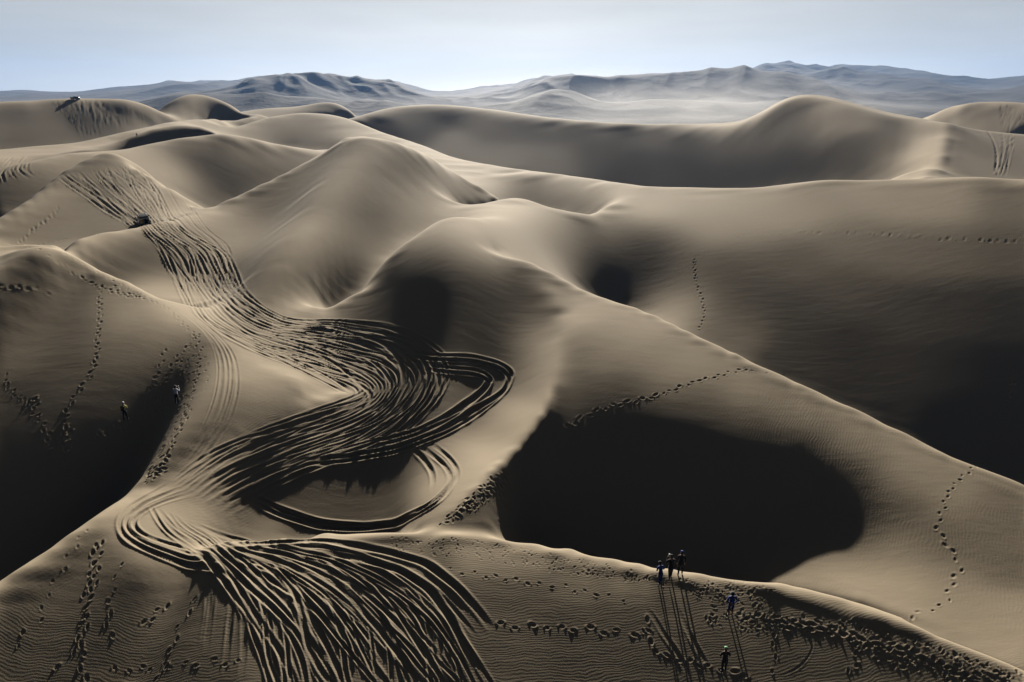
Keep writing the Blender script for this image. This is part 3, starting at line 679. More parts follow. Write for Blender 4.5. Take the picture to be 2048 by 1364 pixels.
# ------------------------------------------------------------------ sand material
def sand_material():
    w = NT('sand'); b = w.n('ShaderNodeBsdfPrincipled'); o = w.n('ShaderNodeOutputMaterial'); w.l(b.outputs[0], o.inputs[0])
    g = w.n('ShaderNodeNewGeometry'); pos = g.outputs['Position']
    big = w.noise(pos, .035, 4, .55); mid = w.noise(pos, .9, 4, .6); fine = w.noise(pos, 14, 3, .65)
    c = w.mix(big, (.26, .209, .145), (.33, .272, .193))
    c = w.mix(w.math('MULTIPLY', mid, .35), c, (.215, .178, .125)); c = w.mix(w.math('MULTIPLY', fine, .3), c, (.36, .305, .23))
    w.l(c, b.inputs['Base Color']); b.inputs['Roughness'].default_value = .95
    b.inputs['Specular IOR Level'].default_value = .15
    # wind ripples: two crossing fields whose direction turns over the dunes
    def ripple(rot, scale, dist, det):
        mp = w.n('ShaderNodeMapping'); w.l(pos, mp.inputs['Vector']); mp.inputs['Rotation'].default_value = (0, 0, rot)
        wv = w.n('ShaderNodeTexWave', wave_type='BANDS', bands_direction='X'); w.l(mp.outputs[0], wv.inputs['Vector'])
        wv.inputs['Scale'].default_value = scale; wv.inputs['Distortion'].default_value = dist; wv.inputs['Detail'].default_value = det
        wv.inputs['Detail Scale'].default_value = .35; wv.inputs['Detail Roughness'].default_value = .45
        return wv.outputs['Fac']
    r1 = ripple(math.radians(86), 1.9, 14.0, 3.0)         # crests run left-right (near slope)
    r2 = ripple(math.radians(28), 1.35, 14.0, 3.0)         # crests run away from the viewer, leaning
    sep = w.n('ShaderNodeSeparateXYZ'); w.l(pos, sep.inputs[0])
    # the near slope keeps its own ripple direction (south of the first crest)
    yy = w.math('SUBTRACT', 41.0, w.math('ADD', sep.outputs['Y'], w.math('MULTIPLY', w.math('ABSOLUTE', sep.outputs['X']), .30)))
    sel = w.math('MULTIPLY_ADD', yy, .35, clamp=True); sel.node.inputs[2].default_value = .5
    mixr = w.n('ShaderNodeMix', data_type='FLOAT'); w.l(sel, mixr.inputs[0]); w.l(r2, mixr.inputs[2]); w.l(r1, mixr.inputs[3])
    patch = w.noise(pos, .045, 3, .6)
    pm = w.math('MULTIPLY_ADD', patch, 3.2, clamp=True); pm.node.inputs[2].default_value = -1.05
    pm = w.math('MAXIMUM', pm, w.math('MULTIPLY', sel, .75))
    rip = w.math('MULTIPLY', mixr.outputs[0], pm)
    b1 = w.n('ShaderNodeBump'); b1.inputs['Strength'].default_value = 1.0; b1.inputs['Distance'].default_value = .0034; w.l(rip, b1.inputs['Height'])
    b2 = w.n('ShaderNodeBump'); b2.inputs['Strength'].default_value = .6; b2.inputs['Distance'].default_value = .010; w.l(fine, b2.inputs['Height']); w.l(b1.outputs[0], b2.inputs['Normal'])
    streak = w.n('ShaderNodeMapping'); w.l(pos, streak.inputs['Vector']); streak.inputs['Scale'].default_value = (.25, .9, .5); streak.inputs['Rotation'].default_value = (0, 0, .35)
    st = w.noise(streak.outputs[0], .8, 5, .62)
    b3 = w.n('ShaderNodeBump'); b3.inputs['Strength'].default_value = .5; b3.inputs['Distance'].default_value = .05; w.l(st, b3.inputs['Height']); w.l(b2.outputs[0], b3.inputs['Normal'])
    w.l(b3.outputs[0], b.inputs['Normal'])
    return w.m
SAND = sand_material(); me.materials.append(SAND)

# ------------------------------------------------------------------ far mountains on one sheet from the dune field's rim to the horizon
def vnoise(x, y, seed):
    r = np.random.default_rng(seed); G = r.random((256, 256))
    xi = np.floor(x).astype(int); yi = np.floor(y).astype(int); fx = x-xi; fy = y-yi; fx = fx*fx*(3-2*fx); fy = fy*fy*(3-2*fy)
    g = lambda a, b: G[a % 256, b % 256]
    return (g(xi, yi)*(1-fx)+g(xi+1, yi)*fx)*(1-fy)+(g(xi, yi+1)*(1-fx)+g(xi+1, yi+1)*fx)*fy
def ridged(x, y, octs, seed):
    s = 0; a = 1; t = 0
    for k in range(octs):
        s = s+a*(1-np.abs(2*vnoise(x, y, seed+k)-1)); t += a; a *= .5; x = x*2.03+3.1; y = y*2.03+1.7
    return s/t
SKYLINE = [(-300,184),(0,182),(50,180),(100,183),(150,184),(200,178),(250,172),(300,170),(330,161),(380,163),(430,160),(480,160),(520,150),(570,148),(610,143),(660,147),(700,153),(750,157),(800,163),(840,176),(880,183),(920,180),(980,171),(1030,167),(1060,157),(1110,150),(1160,148),(1200,153),(1240,150),(1300,147),(1380,143),(1420,136),(1500,133),(1560,124),(1600,125),(1615,131),(1680,129),(1730,130),(1780,132),(1850,142),(1900,151),(1960,154),(1985,160),(2020,152),(2048,150),(2350,158)]
MR = np.exp(np.linspace(math.log(1095), math.log(9000), 420)); MT = np.linspace(-math.radians(58), math.radians(58), 1100)
mx = MR[:, None]*np.sin(MT)[None]; my = MR[:, None]*np.cos(MT)[None]
sk = np.array(SKYLINE, float); sdx, sdy, stn = ray_dir(sk[:, 0], sk[:, 1]); saz = np.arctan2(sdx, sdy)
elev = np.interp(MT, saz, -stn)                              # tangent of the skyline's elevation above the camera
el_s = elev+np.interp(MT, np.linspace(MT[0], MT[-1], 260), rng.normal(0, .0004, 260))
base = -45.0
env = 1/(1+np.exp(-(np.log(MR)-math.log(3300))/.15))          # rise toward the main ridge
drop = np.exp(-np.clip(MR-5600, 0, None)/2200)
n1 = ridged(mx/1900+7, my/1900+3, 5, 11); n2 = ridged(mx/620+1, my/620, 4, 31); n3 = vnoise(mx/1300+4, my/1300+9, 77)
warp = (vnoise(mx/700, my/700, 91)-.5)*.6
spur = ridged(mx/560+warp, my/1700+warp, 4, 51)                # spurs running down toward the viewer
H = (.60+.45*n1)*env[:, None]*drop[:, None]
front = np.exp(-((np.log(MR)-math.log(2500))/.17)**2)[:, None]; front2 = np.exp(-((np.log(MR)-math.log(1750))/.13)**2)[:, None]
H = np.maximum(H, front*(.30+.70*n3)*(.45+.55*spur)*.80)
H = np.maximum(H, front2*np.clip(1.3*vnoise(mx/600+20, my/600+2, 78)-.15, 0, 1)*(.5+.5*n2)*.36)
H = H+(.60*(spur-.5)+.16*(n2-.5))*np.clip(H*1.8, 0, 1)
H = np.maximum(H, 0)*250
ratio = (H+base)/MR[:, None]; mmax = ratio.max(0)
sc_ = (el_s*5200-base)/np.maximum(mmax*5200-base, 20)
k_ = np.hanning(43)[1:-1]; k_ /= k_.sum(); sc_ = np.convolve(np.pad(sc_, 20, mode='edge'), k_, 'valid')
for _ in range(5):
    ratio = (H*sc_[None]+base)/MR[:, None]; at = ratio.argmax(0); rmax = MR[at]; g_ = np.clip((el_s*rmax-base)/((ratio.max(0)*rmax)-base), .5, 2); sc_ = sc_*np.convolve(np.pad(g_, 20, mode='edge'), k_, 'valid')
MZ = H*sc_[None]+base+CAM_H
ramp = np.clip((MR-1095)/500, 0, 1)[:, None]; edge = sample(ZF, R1*.999*np.sin(np.clip(MT, -TH*.999, TH*.999)), R1*.999*np.cos(np.clip(MT, -TH*.999, TH*.999)))
MZ = MZ*ramp+(edge[None]-.3)*(1-ramp)+ (1-np.abs(2*ramp-1))*4*(vnoise(mx/160, my/160, 5)-.5)*2
mm = np_mesh('mountains', np.stack([mx, my, MZ], -1).reshape(-1, 3), grid_quads(len(MR), len(MT)))
mount = bpy.data.objects.new('mountains', mm); col.objects.link(mount); tag(mount, 'hazy blue desert mountains along the horizon', 'mountains', kind='structure')
def mountain_material():
    w = NT('mountain_rock'); b = w.n('ShaderNodeBsdfPrincipled'); o = w.n('ShaderNodeOutputMaterial'); w.l(b.outputs[0], o.inputs[0])
    g = w.n('ShaderNodeNewGeometry'); pos = g.outputs['Position']; nrm = w.n('ShaderNodeSeparateXYZ'); w.l(g.outputs['Normal'], nrm.inputs[0])
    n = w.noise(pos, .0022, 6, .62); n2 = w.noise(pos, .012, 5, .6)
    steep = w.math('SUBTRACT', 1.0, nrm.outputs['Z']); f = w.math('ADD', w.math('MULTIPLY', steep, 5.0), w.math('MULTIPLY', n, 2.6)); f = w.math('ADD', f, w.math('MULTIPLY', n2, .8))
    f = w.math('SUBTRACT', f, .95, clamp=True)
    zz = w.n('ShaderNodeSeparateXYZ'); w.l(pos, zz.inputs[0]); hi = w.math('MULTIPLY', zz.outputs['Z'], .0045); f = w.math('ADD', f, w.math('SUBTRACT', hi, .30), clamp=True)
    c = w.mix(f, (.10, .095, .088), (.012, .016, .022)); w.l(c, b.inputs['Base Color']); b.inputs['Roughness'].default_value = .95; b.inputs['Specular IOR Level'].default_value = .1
    bp = w.n('ShaderNodeBump'); bp.inputs['Distance'].default_value = 8; bp.inputs['Strength'].default_value = .7; w.l(n2, bp.inputs['Height']); w.l(bp.outputs[0], b.inputs['Normal'])
    return w.m
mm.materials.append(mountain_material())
# flat desert floor under and behind everything
fr = np.array([1., 400, 1500, 3000, 6000, 9000]); ft = np.linspace(0, 2*math.pi, 97)
fz = np.array([CAM_H-75., CAM_H-75, CAM_H-75, CAM_H-75, CAM_H-75, CAM_H-75])
fv = np.stack([fr[:, None]*np.sin(ft)[None], fr[:, None]*np.cos(ft)[None], fz[:, None]+0*ft[None]], -1).reshape(-1, 3)
fm = np_mesh('desert_floor', fv, grid_quads(len(fr), len(ft))); fm.materials.append(SAND)
floor = bpy.data.objects.new('desert_floor', fm); col.objects.link(floor); tag(floor, 'flat sand plain under and beyond the dunes', 'sand', kind='structure')

# ------------------------------------------------------------------ placing helpers
def place_xy(px, py):
    x, y = spot(px, py); return float(x[0]), float(y[0])
def add_mesh(name, bm, mats, parent=None, smooth=True):
    me_ = bpy.data.meshes.new(name); bm.to_mesh(me_); bm.free()
    for m in (mats if isinstance(mats, (list, tuple)) else [mats]): me_.materials.append(m)
    if smooth:
        me_.polygons.foreach_set('use_smooth', np.ones(len(me_.polygons), bool))
    o = bpy.data.objects.new(name, me_); col.objects.link(o)
    if parent: o.parent = parent
    return o
def empty(name, loc):
    o = bpy.data.objects.new(name, None); col.objects.link(o); o.location = loc; o.empty_display_size = .3; return o
def tube(bm, pts, radii, seg=8, mat=0):
    rings = []
    for i, (p, r) in enumerate(zip(pts, radii)):
        p = Vector(p); d = (Vector(pts[min(i+1, len(pts)-1)])-Vector(pts[max(i-1, 0)])).normalized()
        a = d.orthogonal().normalized(); b = d.cross(a)
        rings.append([bm.verts.new(p+(a*math.cos(2*math.pi*k/seg)+b*math.sin(2*math.pi*k/seg))*r) for k in range(seg)])
    for q, w in zip(rings[:-1], rings[1:]):
        for k in range(seg):
            f = bm.faces.new((q[k], q[(k+1) % seg], w[(k+1) % seg], w[k])); f.material_index = mat
    f = bm.faces.new(rings[0][::-1]); f.material_index = mat
    f = bm.faces.new(rings[-1]); f.material_index = mat
def box(bm, c, s, bev=.02, mat=0, taper=(1, 1), shear=0.0):
    """bevelled box, upper face scaled by taper and pushed along y by shear"""
    r = bmesh.ops.create_cube(bm, size=1.0); vs = r['verts']
    for v in vs:
        up = v.co.z > 0
        v.co.x *= s[0]*(taper[0] if up else 1); v.co.y = v.co.y*s[1]*(taper[1] if up else 1)+(shear if up else 0); v.co.z *= s[2]
        v.co += Vector(c)
    es = list({e for v in vs for e in v.link_edges})
    fs = {f for v in vs for f in v.link_faces}
    for f in fs: f.material_index = mat
    if bev > 0:
        bmesh.ops.bevel(bm, geom=es, offset=bev, segments=2, affect='EDGES', profile=.6)
def lathe(bm, prof, seg=14, c=(0, 0, 0), axis='z', mat=0):
    rings = []
    for r, h in prof:
        ring = []
        for k in range(seg):
            a = 2*math.pi*k/seg; p = (r*math.cos(a), r*math.sin(a), h) if axis == 'z' else (h, r*math.cos(a), r*math.sin(a))
            ring.append(bm.verts.new(Vector(p)+Vector(c)))
        rings.append(ring)
    for q, w in zip(rings[:-1], rings[1:]):
        for k in range(seg):
            f = bm.faces.new((q[k], q[(k+1) % seg], w[(k+1) % seg], w[k])); f.material_index = mat
    for ring in (rings[0], rings[-1]):
        try: f = bm.faces.new(ring); f.material_index = mat
        except ValueError: pass

# ------------------------------------------------------------------ people
SKIN = simple_mat('skin', (.30, .17, .11), .55); HAIR = simple_mat('dark_hair', (.02, .015, .012), .6)
SHOE = simple_mat('dark_shoe', (.03, .028, .026), .7); BLACKCLOTH = simple_mat('black_cloth', (.014, .014, .018), .85)
BLUECLOTH = simple_mat('blue_cloth', (.012, .045, .26), .75); DENIM = simple_mat('navy_cloth', (.015, .03, .12), .85)
YELLOW = simple_mat('yellow_cloth', (.45, .43, .02), .7); WHITECLOTH = simple_mat('white_cloth', (.62, .66, .78), .8)
CAPWHITE = simple_mat('white_cap', (.75, .75, .74), .8); GREENWHITE = simple_mat('pale_green_cap', (.16, .40, .20), .7)
CAMBLACK = simple_mat('black_plastic', (.015, .015, .016), .4)

def make_person(px, py, label, top, bottom, height=1.75, face=0.0, lean=0.0, arms='down', cap=None, capmat=None, stride=.1, shorts=False, longsleeve=True, group='people watching from the dunes', crouch=False):
    x, y = place_xy(px, py); z = min(ground(x, y), ground(x+.1, y), ground(x-.1, y))
    root = empty('person', (x, y, z-.02)); tag(root, label, 'person', group)
    k = height/1.76
    J = {}; E = []; R = {}
    def j(n, p, r, parent=None):
        p = Vector(p); J[n] = p; R[n] = r
        if parent: E.append((parent, n))
    ln = math.radians(lean)
    def bend(p):                                   # torso leaning forward about the hips
        p = Vector(p); h = p.z-.93; return Vector((p.x, p.y*math.cos(ln)+h*math.sin(ln), .93+h*math.cos(ln)-p.y*math.sin(ln)))
    j('pelvis', (0, 0, .95), .125); j('waist', bend((0, .0, 1.08)), .118, 'pelvis'); j('chest', bend((0, 0, 1.28)), .145, 'waist')
    j('collar', bend((0, -.01, 1.42)), .10, 'chest'); j('neck', bend((0, 0, 1.50)), .055, 'collar'); j('skull', bend((0, .015, 1.60)), .088, 'neck'); j('crown', bend((0, .005, 1.69)), .078, 'skull')
    for s, n in ((-1, 'l'), (1, 'r')):
        j('sh'+n, bend((s*.18, 0, 1.40)), .066, 'collar')
        if arms == 'down': el, wr, ha = (s*.25, -.03, 1.13), (s*.27, .05, .90), (s*.27, .08, .82)
        elif arms == 'camera': el, wr, ha = (s*.30, .10, 1.22), (s*.13, .27, 1.44), (s*.07, .31, 1.50)
        elif arms == 'front': el, wr, ha = (s*.29, .02, 1.15), (s*.14, .24, 1.13), (s*.07, .28, 1.14)
        else: el, wr, ha = (s*.31, -.05, 1.16), (s*.17, -.04, 1.00), (s*.12, -.08, .98)
        j('el'+n, bend(el), .048, 'sh'+n); j('wr'+n, bend(wr), .034, 'el'+n); j('ha'+n, bend(ha), .037, 'wr'+n)
        st = stride*s
        j('hip'+n, (s*.095, 0, .88), .098, 'pelvis')
        if crouch:
            j('kn'+n, (s*.16, .32, .52+.04*s), .068, 'hip'+n); j('an'+n, (s*.13, .05, .10), .046, 'kn'+n)
            j('toe'+n, (s*.15, .20, .045), .042, 'an'+n)
        else:
            j('kn'+n, (s*.11, st*.6+.02, .50), .068, 'hip'+n); j('an'+n, (s*.12, st, .10), .046, 'kn'+n); j('toe'+n, (s*.14, st+.16, .045), .042, 'an'+n)
    if crouch:
        for n in J:
            if n[:3] not in ('knl', 'knr', 'anl', 'anr', 'toe'): J[n] = J[n]-Vector((0, .12, .42))
        for n in ('hipl', 'hipr'): J[n].z = .47
    names = list(J); idx = {n: i for i, n in enumerate(names)}
    me_ = bpy.data.meshes.new('body'); me_.from_pydata([tuple(J[n]*k) for n in names], [(idx[a], idx[b]) for a, b in E], [])
    tmp = bpy.data.objects.new('body', me_); col.objects.link(tmp)
    md = tmp.modifiers.new('Skin', 'SKIN'); sv = me_.skin_vertices[0].data if me_.skin_vertices else None
    for i, n in enumerate(names):
        r = R[n]*k*(1.14 if n[:2] in ('el', 'sh', 'kn', 'hi', 'wr') else 1.04); rx, ry = r, r
        if n in ('chest', 'waist', 'pelvis'): rx, ry = r*1.12, r*.82
        if sv is not None: sv[i].radius = (rx, ry); sv[i].use_root = (n == 'pelvis')
    sb = tmp.modifiers.new('Subdivision', 'SUBSURF'); sb.levels = 1; sb.render_levels = 1
    dg = bpy.context.evaluated_depsgraph_get(); ev = tmp.evaluated_get(dg); nm = bpy.data.meshes.new_from_object(ev)
    bpy.data.objects.remove(tmp)
    bm = bmesh.new(); bm.from_mesh(nm); bpy.data.meshes.remove(nm)
    P = [tuple(J[n]*k) for n in names]; PV = [Vector(p) for p in P]
    for f in bm.faces:
        c = f.calc_center_median(); n = names[min(range(len(PV)), key=lambda i: (PV[i]-c).length)]
        mi = 0                                                                     # 0 top, 1 bottom, 2 skin, 3 hair, 4 shoe
        if n.startswith(('pelvis', 'hip', 'kn')): mi = 1
        if n.startswith('kn') and shorts and c.z < J[n].z*k: mi = 2
        if n.startswith('an'): mi = 2 if shorts else 1
        if n.startswith('toe') or (n.startswith('an') and c.z < .09*k): mi = 4
        if n.startswith(('ha', 'neck')): mi = 2
        if n.startswith('wr'): mi = 0 if longsleeve else 2
        if n.startswith('el') and not longsleeve: mi = 2 if (J[n]*k-c).length > .03 and c.z < J[n].z*k else 0
        if n in ('skull', 'crown'):
            mi = 3 if (n == 'crown' or c.y < J['skull'].y*k-.01) else 2
        f.material_index = mi
    for s, n in ((-1, 'l'), (1, 'r')):                                             # hands: four fingers and a thumb
        ha = J['ha'+n]*k; d = (J['ha'+n]-J['wr'+n]).normalized(); a = d.cross(Vector((0, 0, 1)));  a = a.normalized() if a.length > .1 else Vector((1, 0, 0)); b = a.cross(d)
        for q, L in enumerate((.062, .072, .067, .052)):
            o_ = ha+a*(q-1.5)*.019+d*.018
            tube(bm, [o_, o_+d*L*.5, o_+d*L*.85-b*L*.35, o_+d*L*.8-b*L*.7], [.0095, .009, .008, .006], 6, 2)
        o_ = ha-a*.03*s; tube(bm, [o_, o_-a*.025*s+d*.02, o_-a*.032*s+d*.05], [.011, .010, .007], 6, 2)
    hd = J['skull']*k                                                              # nose, eyes, ears
    tube(bm, [hd+Vector((0, .080, .03)), hd+Vector((0, .105, -.005)), hd+Vector((0, .085, -.018))], [.009, .014, .010], 6, 2)
    for s in (-1, 1):
        r_ = bmesh.ops.create_icosphere(bm, subdivisions=1, radius=.011, matrix=Matrix.Translation(hd+Vector((s*.032, .082, .028))))
        for v in r_['verts']:
            for f in v.link_faces: f.material_index = 3
        tube(bm, [hd+Vector((s*.084, .0, .02)), hd+Vector((s*.098, -.008, .0)), hd+Vector((s*.086, -.002, -.025))], [.010, .016, .009], 6, 2)
    tube(bm, [hd+Vector((-.025, .083, -.045)), hd+Vector((0, .090, -.047)), hd+Vector((.025, .083, -.045))], [.004, .007, .004], 6, 2)
    ob = add_mesh('body', bm, [top, bottom, SKIN, HAIR, SHOE], root)
    cr = J['crown']*k
    if cap:
        bm = bmesh.new(); z0_ = cr.z-.035
        if cap == 'cap':
            lathe(bm, [(.098, z0_), (.101, z0_+.04), (.088, z0_+.09), (.05, z0_+.122), (.004, z0_+.132)], 14, (cr.x, cr.y, 0))
            vs = [bm.verts.new((cr.x+.075*math.cos(a), cr.y+.06+.11*math.sin(a), z0_+.012+.012*(1-math.sin(a)))) for a in np.linspace(0, math.pi, 9)]
            lo = [bm.verts.new(v.co-Vector((0, 0, .008))) for v in vs]
            bm.faces.new(vs); bm.faces.new(lo[::-1])
            for q in range(8): bm.faces.new((vs[q], lo[q], lo[q+1], vs[q+1]))
        else:
            lathe(bm, [(.10, z0_), (.175, z0_-.012), (.178, z0_-.004), (.104, z0_+.012), (.098, z0_+.085), (.07, z0_+.115), (.004, z0_+.118)], 18, (cr.x, cr.y, 0))
        add_mesh('sun_hat' if cap == 'hat' else 'cap', bm, capmat, root)
    root.rotation_euler = (0, 0, face)
    bpy.context.view_layer.update()
    return root, J, k
def carry(root, J, k, name, bm, mat, label, cat):
    o = add_mesh(name, bm, mat); o.matrix_world = Matrix.Translation(root.location) @ Matrix.Rotation(root.rotation_euler.z, 4, 'Z'); tag(o, label, cat); return o
def camera_mesh(p, k):
    bm = bmesh.new(); p = Vector(p)*k; box(bm, p, (.14, .07, .10), .012); lathe(bm, [(.036, 0), (.038, .05), (.034, .09)], 12, (0, 0, 0), 'x')
    for v in bm.verts:
        if abs(v.co.x) < .12 and (v.co-p).length > .2: v.co = Vector((p.x+v.co.y, p.y+.03+v.co.x, p.z+v.co.z))
    return bm
def pack_mesh(J, k, back=True):
    bm = bmesh.new(); c = J['chest']*k; box(bm, c+Vector((0, -.20, -.03)), (.30, .17, .44), .05, 0, (.85, .8)); box(bm, c+Vector((0, -.30, -.10)), (.22, .06, .22), .025)
    for s in (-1, 1): tube(bm, [c+Vector((s*.10, -.13, .17)), c+Vector((s*.11, 0, .19)), c+Vector((s*.11, .145, .08)), c+Vector((s*.13, .12, -.10)), c+Vector((s*.13, -.12, -.18))], [.018]*5, 6)
    return bm

p1 = make_person(252, 839, 'person in a yellow jacket and white cap standing on the left dune', YELLOW, BLACKCLOTH, 1.74, 0.1, 4, 'front', 'cap', CAPWHITE, .10)
carry(*p1, 'backpack', pack_mesh(p1[1], p1[2]), BLACKCLOTH, 'black backpack worn over the yellow jacket', 'backpack')
p2 = make_person(355, 807, 'person in a white shirt and dark brimmed hat holding up a camera', WHITECLOTH, BLACKCLOTH, 1.80, -.25, 5, 'camera', 'hat', BLACKCLOTH, .03)
carry(*p2, 'camera', camera_mesh((0, .36, 1.53), p2[2]), CAMBLACK, 'small black camera raised by the person in the white shirt', 'camera')
p3 = make_person(1320, 1168, 'person in a bright blue jacket bending forward, nearest of the three at the crest', BLUECLOTH, DENIM, 1.62, .35, 14, 'front', 'cap', BLACKCLOTH, .12)
p4 = make_person(1340, 1158, 'person in black with elbows out, middle one of the three at the crest', BLACKCLOTH, BLACKCLOTH, 1.80, .15, 5, 'camera', 'cap', BLACKCLOTH, .16)
carry(*p4, 'camera', camera_mesh((0, .36, 1.53), p4[2]), CAMBLACK, 'black camera raised by the middle person in black at the crest', 'camera')
p5 = make_person(1360, 1150, 'person in dark clothes with a blue cap, right one of the three at the crest', BLACKCLOTH, BLACKCLOTH, 1.82, -.1, 2, 'down', 'cap', BLUECLOTH, .06)
p6 = make_person(1460, 1231, 'person in blue shirt, blue shorts and dark brimmed hat alone below the crest', BLUECLOTH, BLUECLOTH, 1.74, 0.0, 0, 'behind', 'hat', BLACKCLOTH, .04, shorts=True, longsleeve=True)
p7 = make_person(1447, 1343, 'person all in black with a pale green cap at the bottom edge of the picture', BLACKCLOTH, BLACKCLOTH, 1.74, .05, 3, 'front', 'cap', GREENWHITE, .05)
p8 = make_person(274, 273, 'tiny dark figure crouching on the bright sand far to the left', BLACKCLOTH, BLACKCLOTH, 1.76, .4, 25, 'front', 'cap', BLACKCLOTH, .1, group='people watching from the dunes', crouch=True)

# ------------------------------------------------------------------ cars
PAINT = simple_mat('black_paint', (.010, .014, .018), .22, .0, .02, 6, coat=1.0); TYRE = simple_mat('tyre_rubber', (.018, .017, .016), .85)
RIM = simple_mat('grey_rim', (.25, .25, .26), .35, .8); GLASSM = simple_mat('dark_glass', (.012, .016, .022), .06, .0, .01, 4, coat=1.0)
REDL = simple_mat('red_lens', (.35, .02, .015), .25); CLEARL = simple_mat('clear_lens', (.6, .62, .62), .15); SILVER = simple_mat('silver_bar', (.62, .64, .66), .3, .6)
TRIM = simple_mat('black_trim', (.014, .014, .015), .9)
def wheel(root, c, r=.40, w=.28, name='wheel', axis='x'):
    bm = bmesh.new(); h = w/2
    lathe(bm, [(r*.62, -h), (r*.93, -h), (r, -h*.6), (r*1.0, h*.6), (r*.93, h), (r*.62, h)], 24, (0, 0, 0), 'x')
    for k in range(24):
        a = 2*math.pi*k/24; m_ = Matrix.Rotation(a, 4, 'X') @ Matrix.Translation((0, 0, r*1.0)); q = bmesh.ops.create_cube(bm, size=1.0, matrix=m_ @ Matrix.Diagonal((w*.8, .04, .02, 1)))
    o = add_mesh(name, bm, TYRE, root); o.location = c
    if axis == 'y': o.rotation_euler = (0, 0, math.pi/2)
    bm = bmesh.new(); lathe(bm, [(.03, -h*.8), (r*.60, -h*.9), (r*.63, -h*.5), (r*.63, h*.5), (r*.60, h*.9), (.03, h*.8)], 18, (0, 0, 0), 'x')
    for k in range(6):
        a = 2*math.pi*k/6; m_ = Matrix.Rotation(a, 4, 'X') @ Matrix.Translation((h*.86, 0, r*.33)); bmesh.ops.create_cube(bm, size=1.0, matrix=m_ @ Matrix.Diagonal((.05, .07, r*.5, 1)))
    add_mesh('rim', bm, RIM, o)
    return o
def seat_on_ground(root, x, y, head, wb=2.6, tr=1.5):
    f = Vector((-math.sin(head), math.cos(head), 0)); r_ = Vector((math.cos(head), math.sin(head), 0)); P = {}
    for a in (-1, 1):
        for b in (-1, 1):
            q = Vector((x, y, 0))+f*(a*wb/2)+r_*(b*tr/2); P[a, b] = Vector((q.x, q.y, ground(q.x, q.y)))
    fw = ((P[1, -1]+P[1, 1])-(P[-1, -1]+P[-1, 1])).normalized(); rt = ((P[1, 1]+P[-1, 1])-(P[1, -1]+P[-1, -1])).normalized(); up = rt.cross(fw).normalized(); rt = fw.cross(up)
    c = sum(P.values(), Vector())/4; m_ = Matrix((rt, fw, up)).transposed().to_4x4(); m_.translation = c+up*-.03
    root.matrix_world = m_
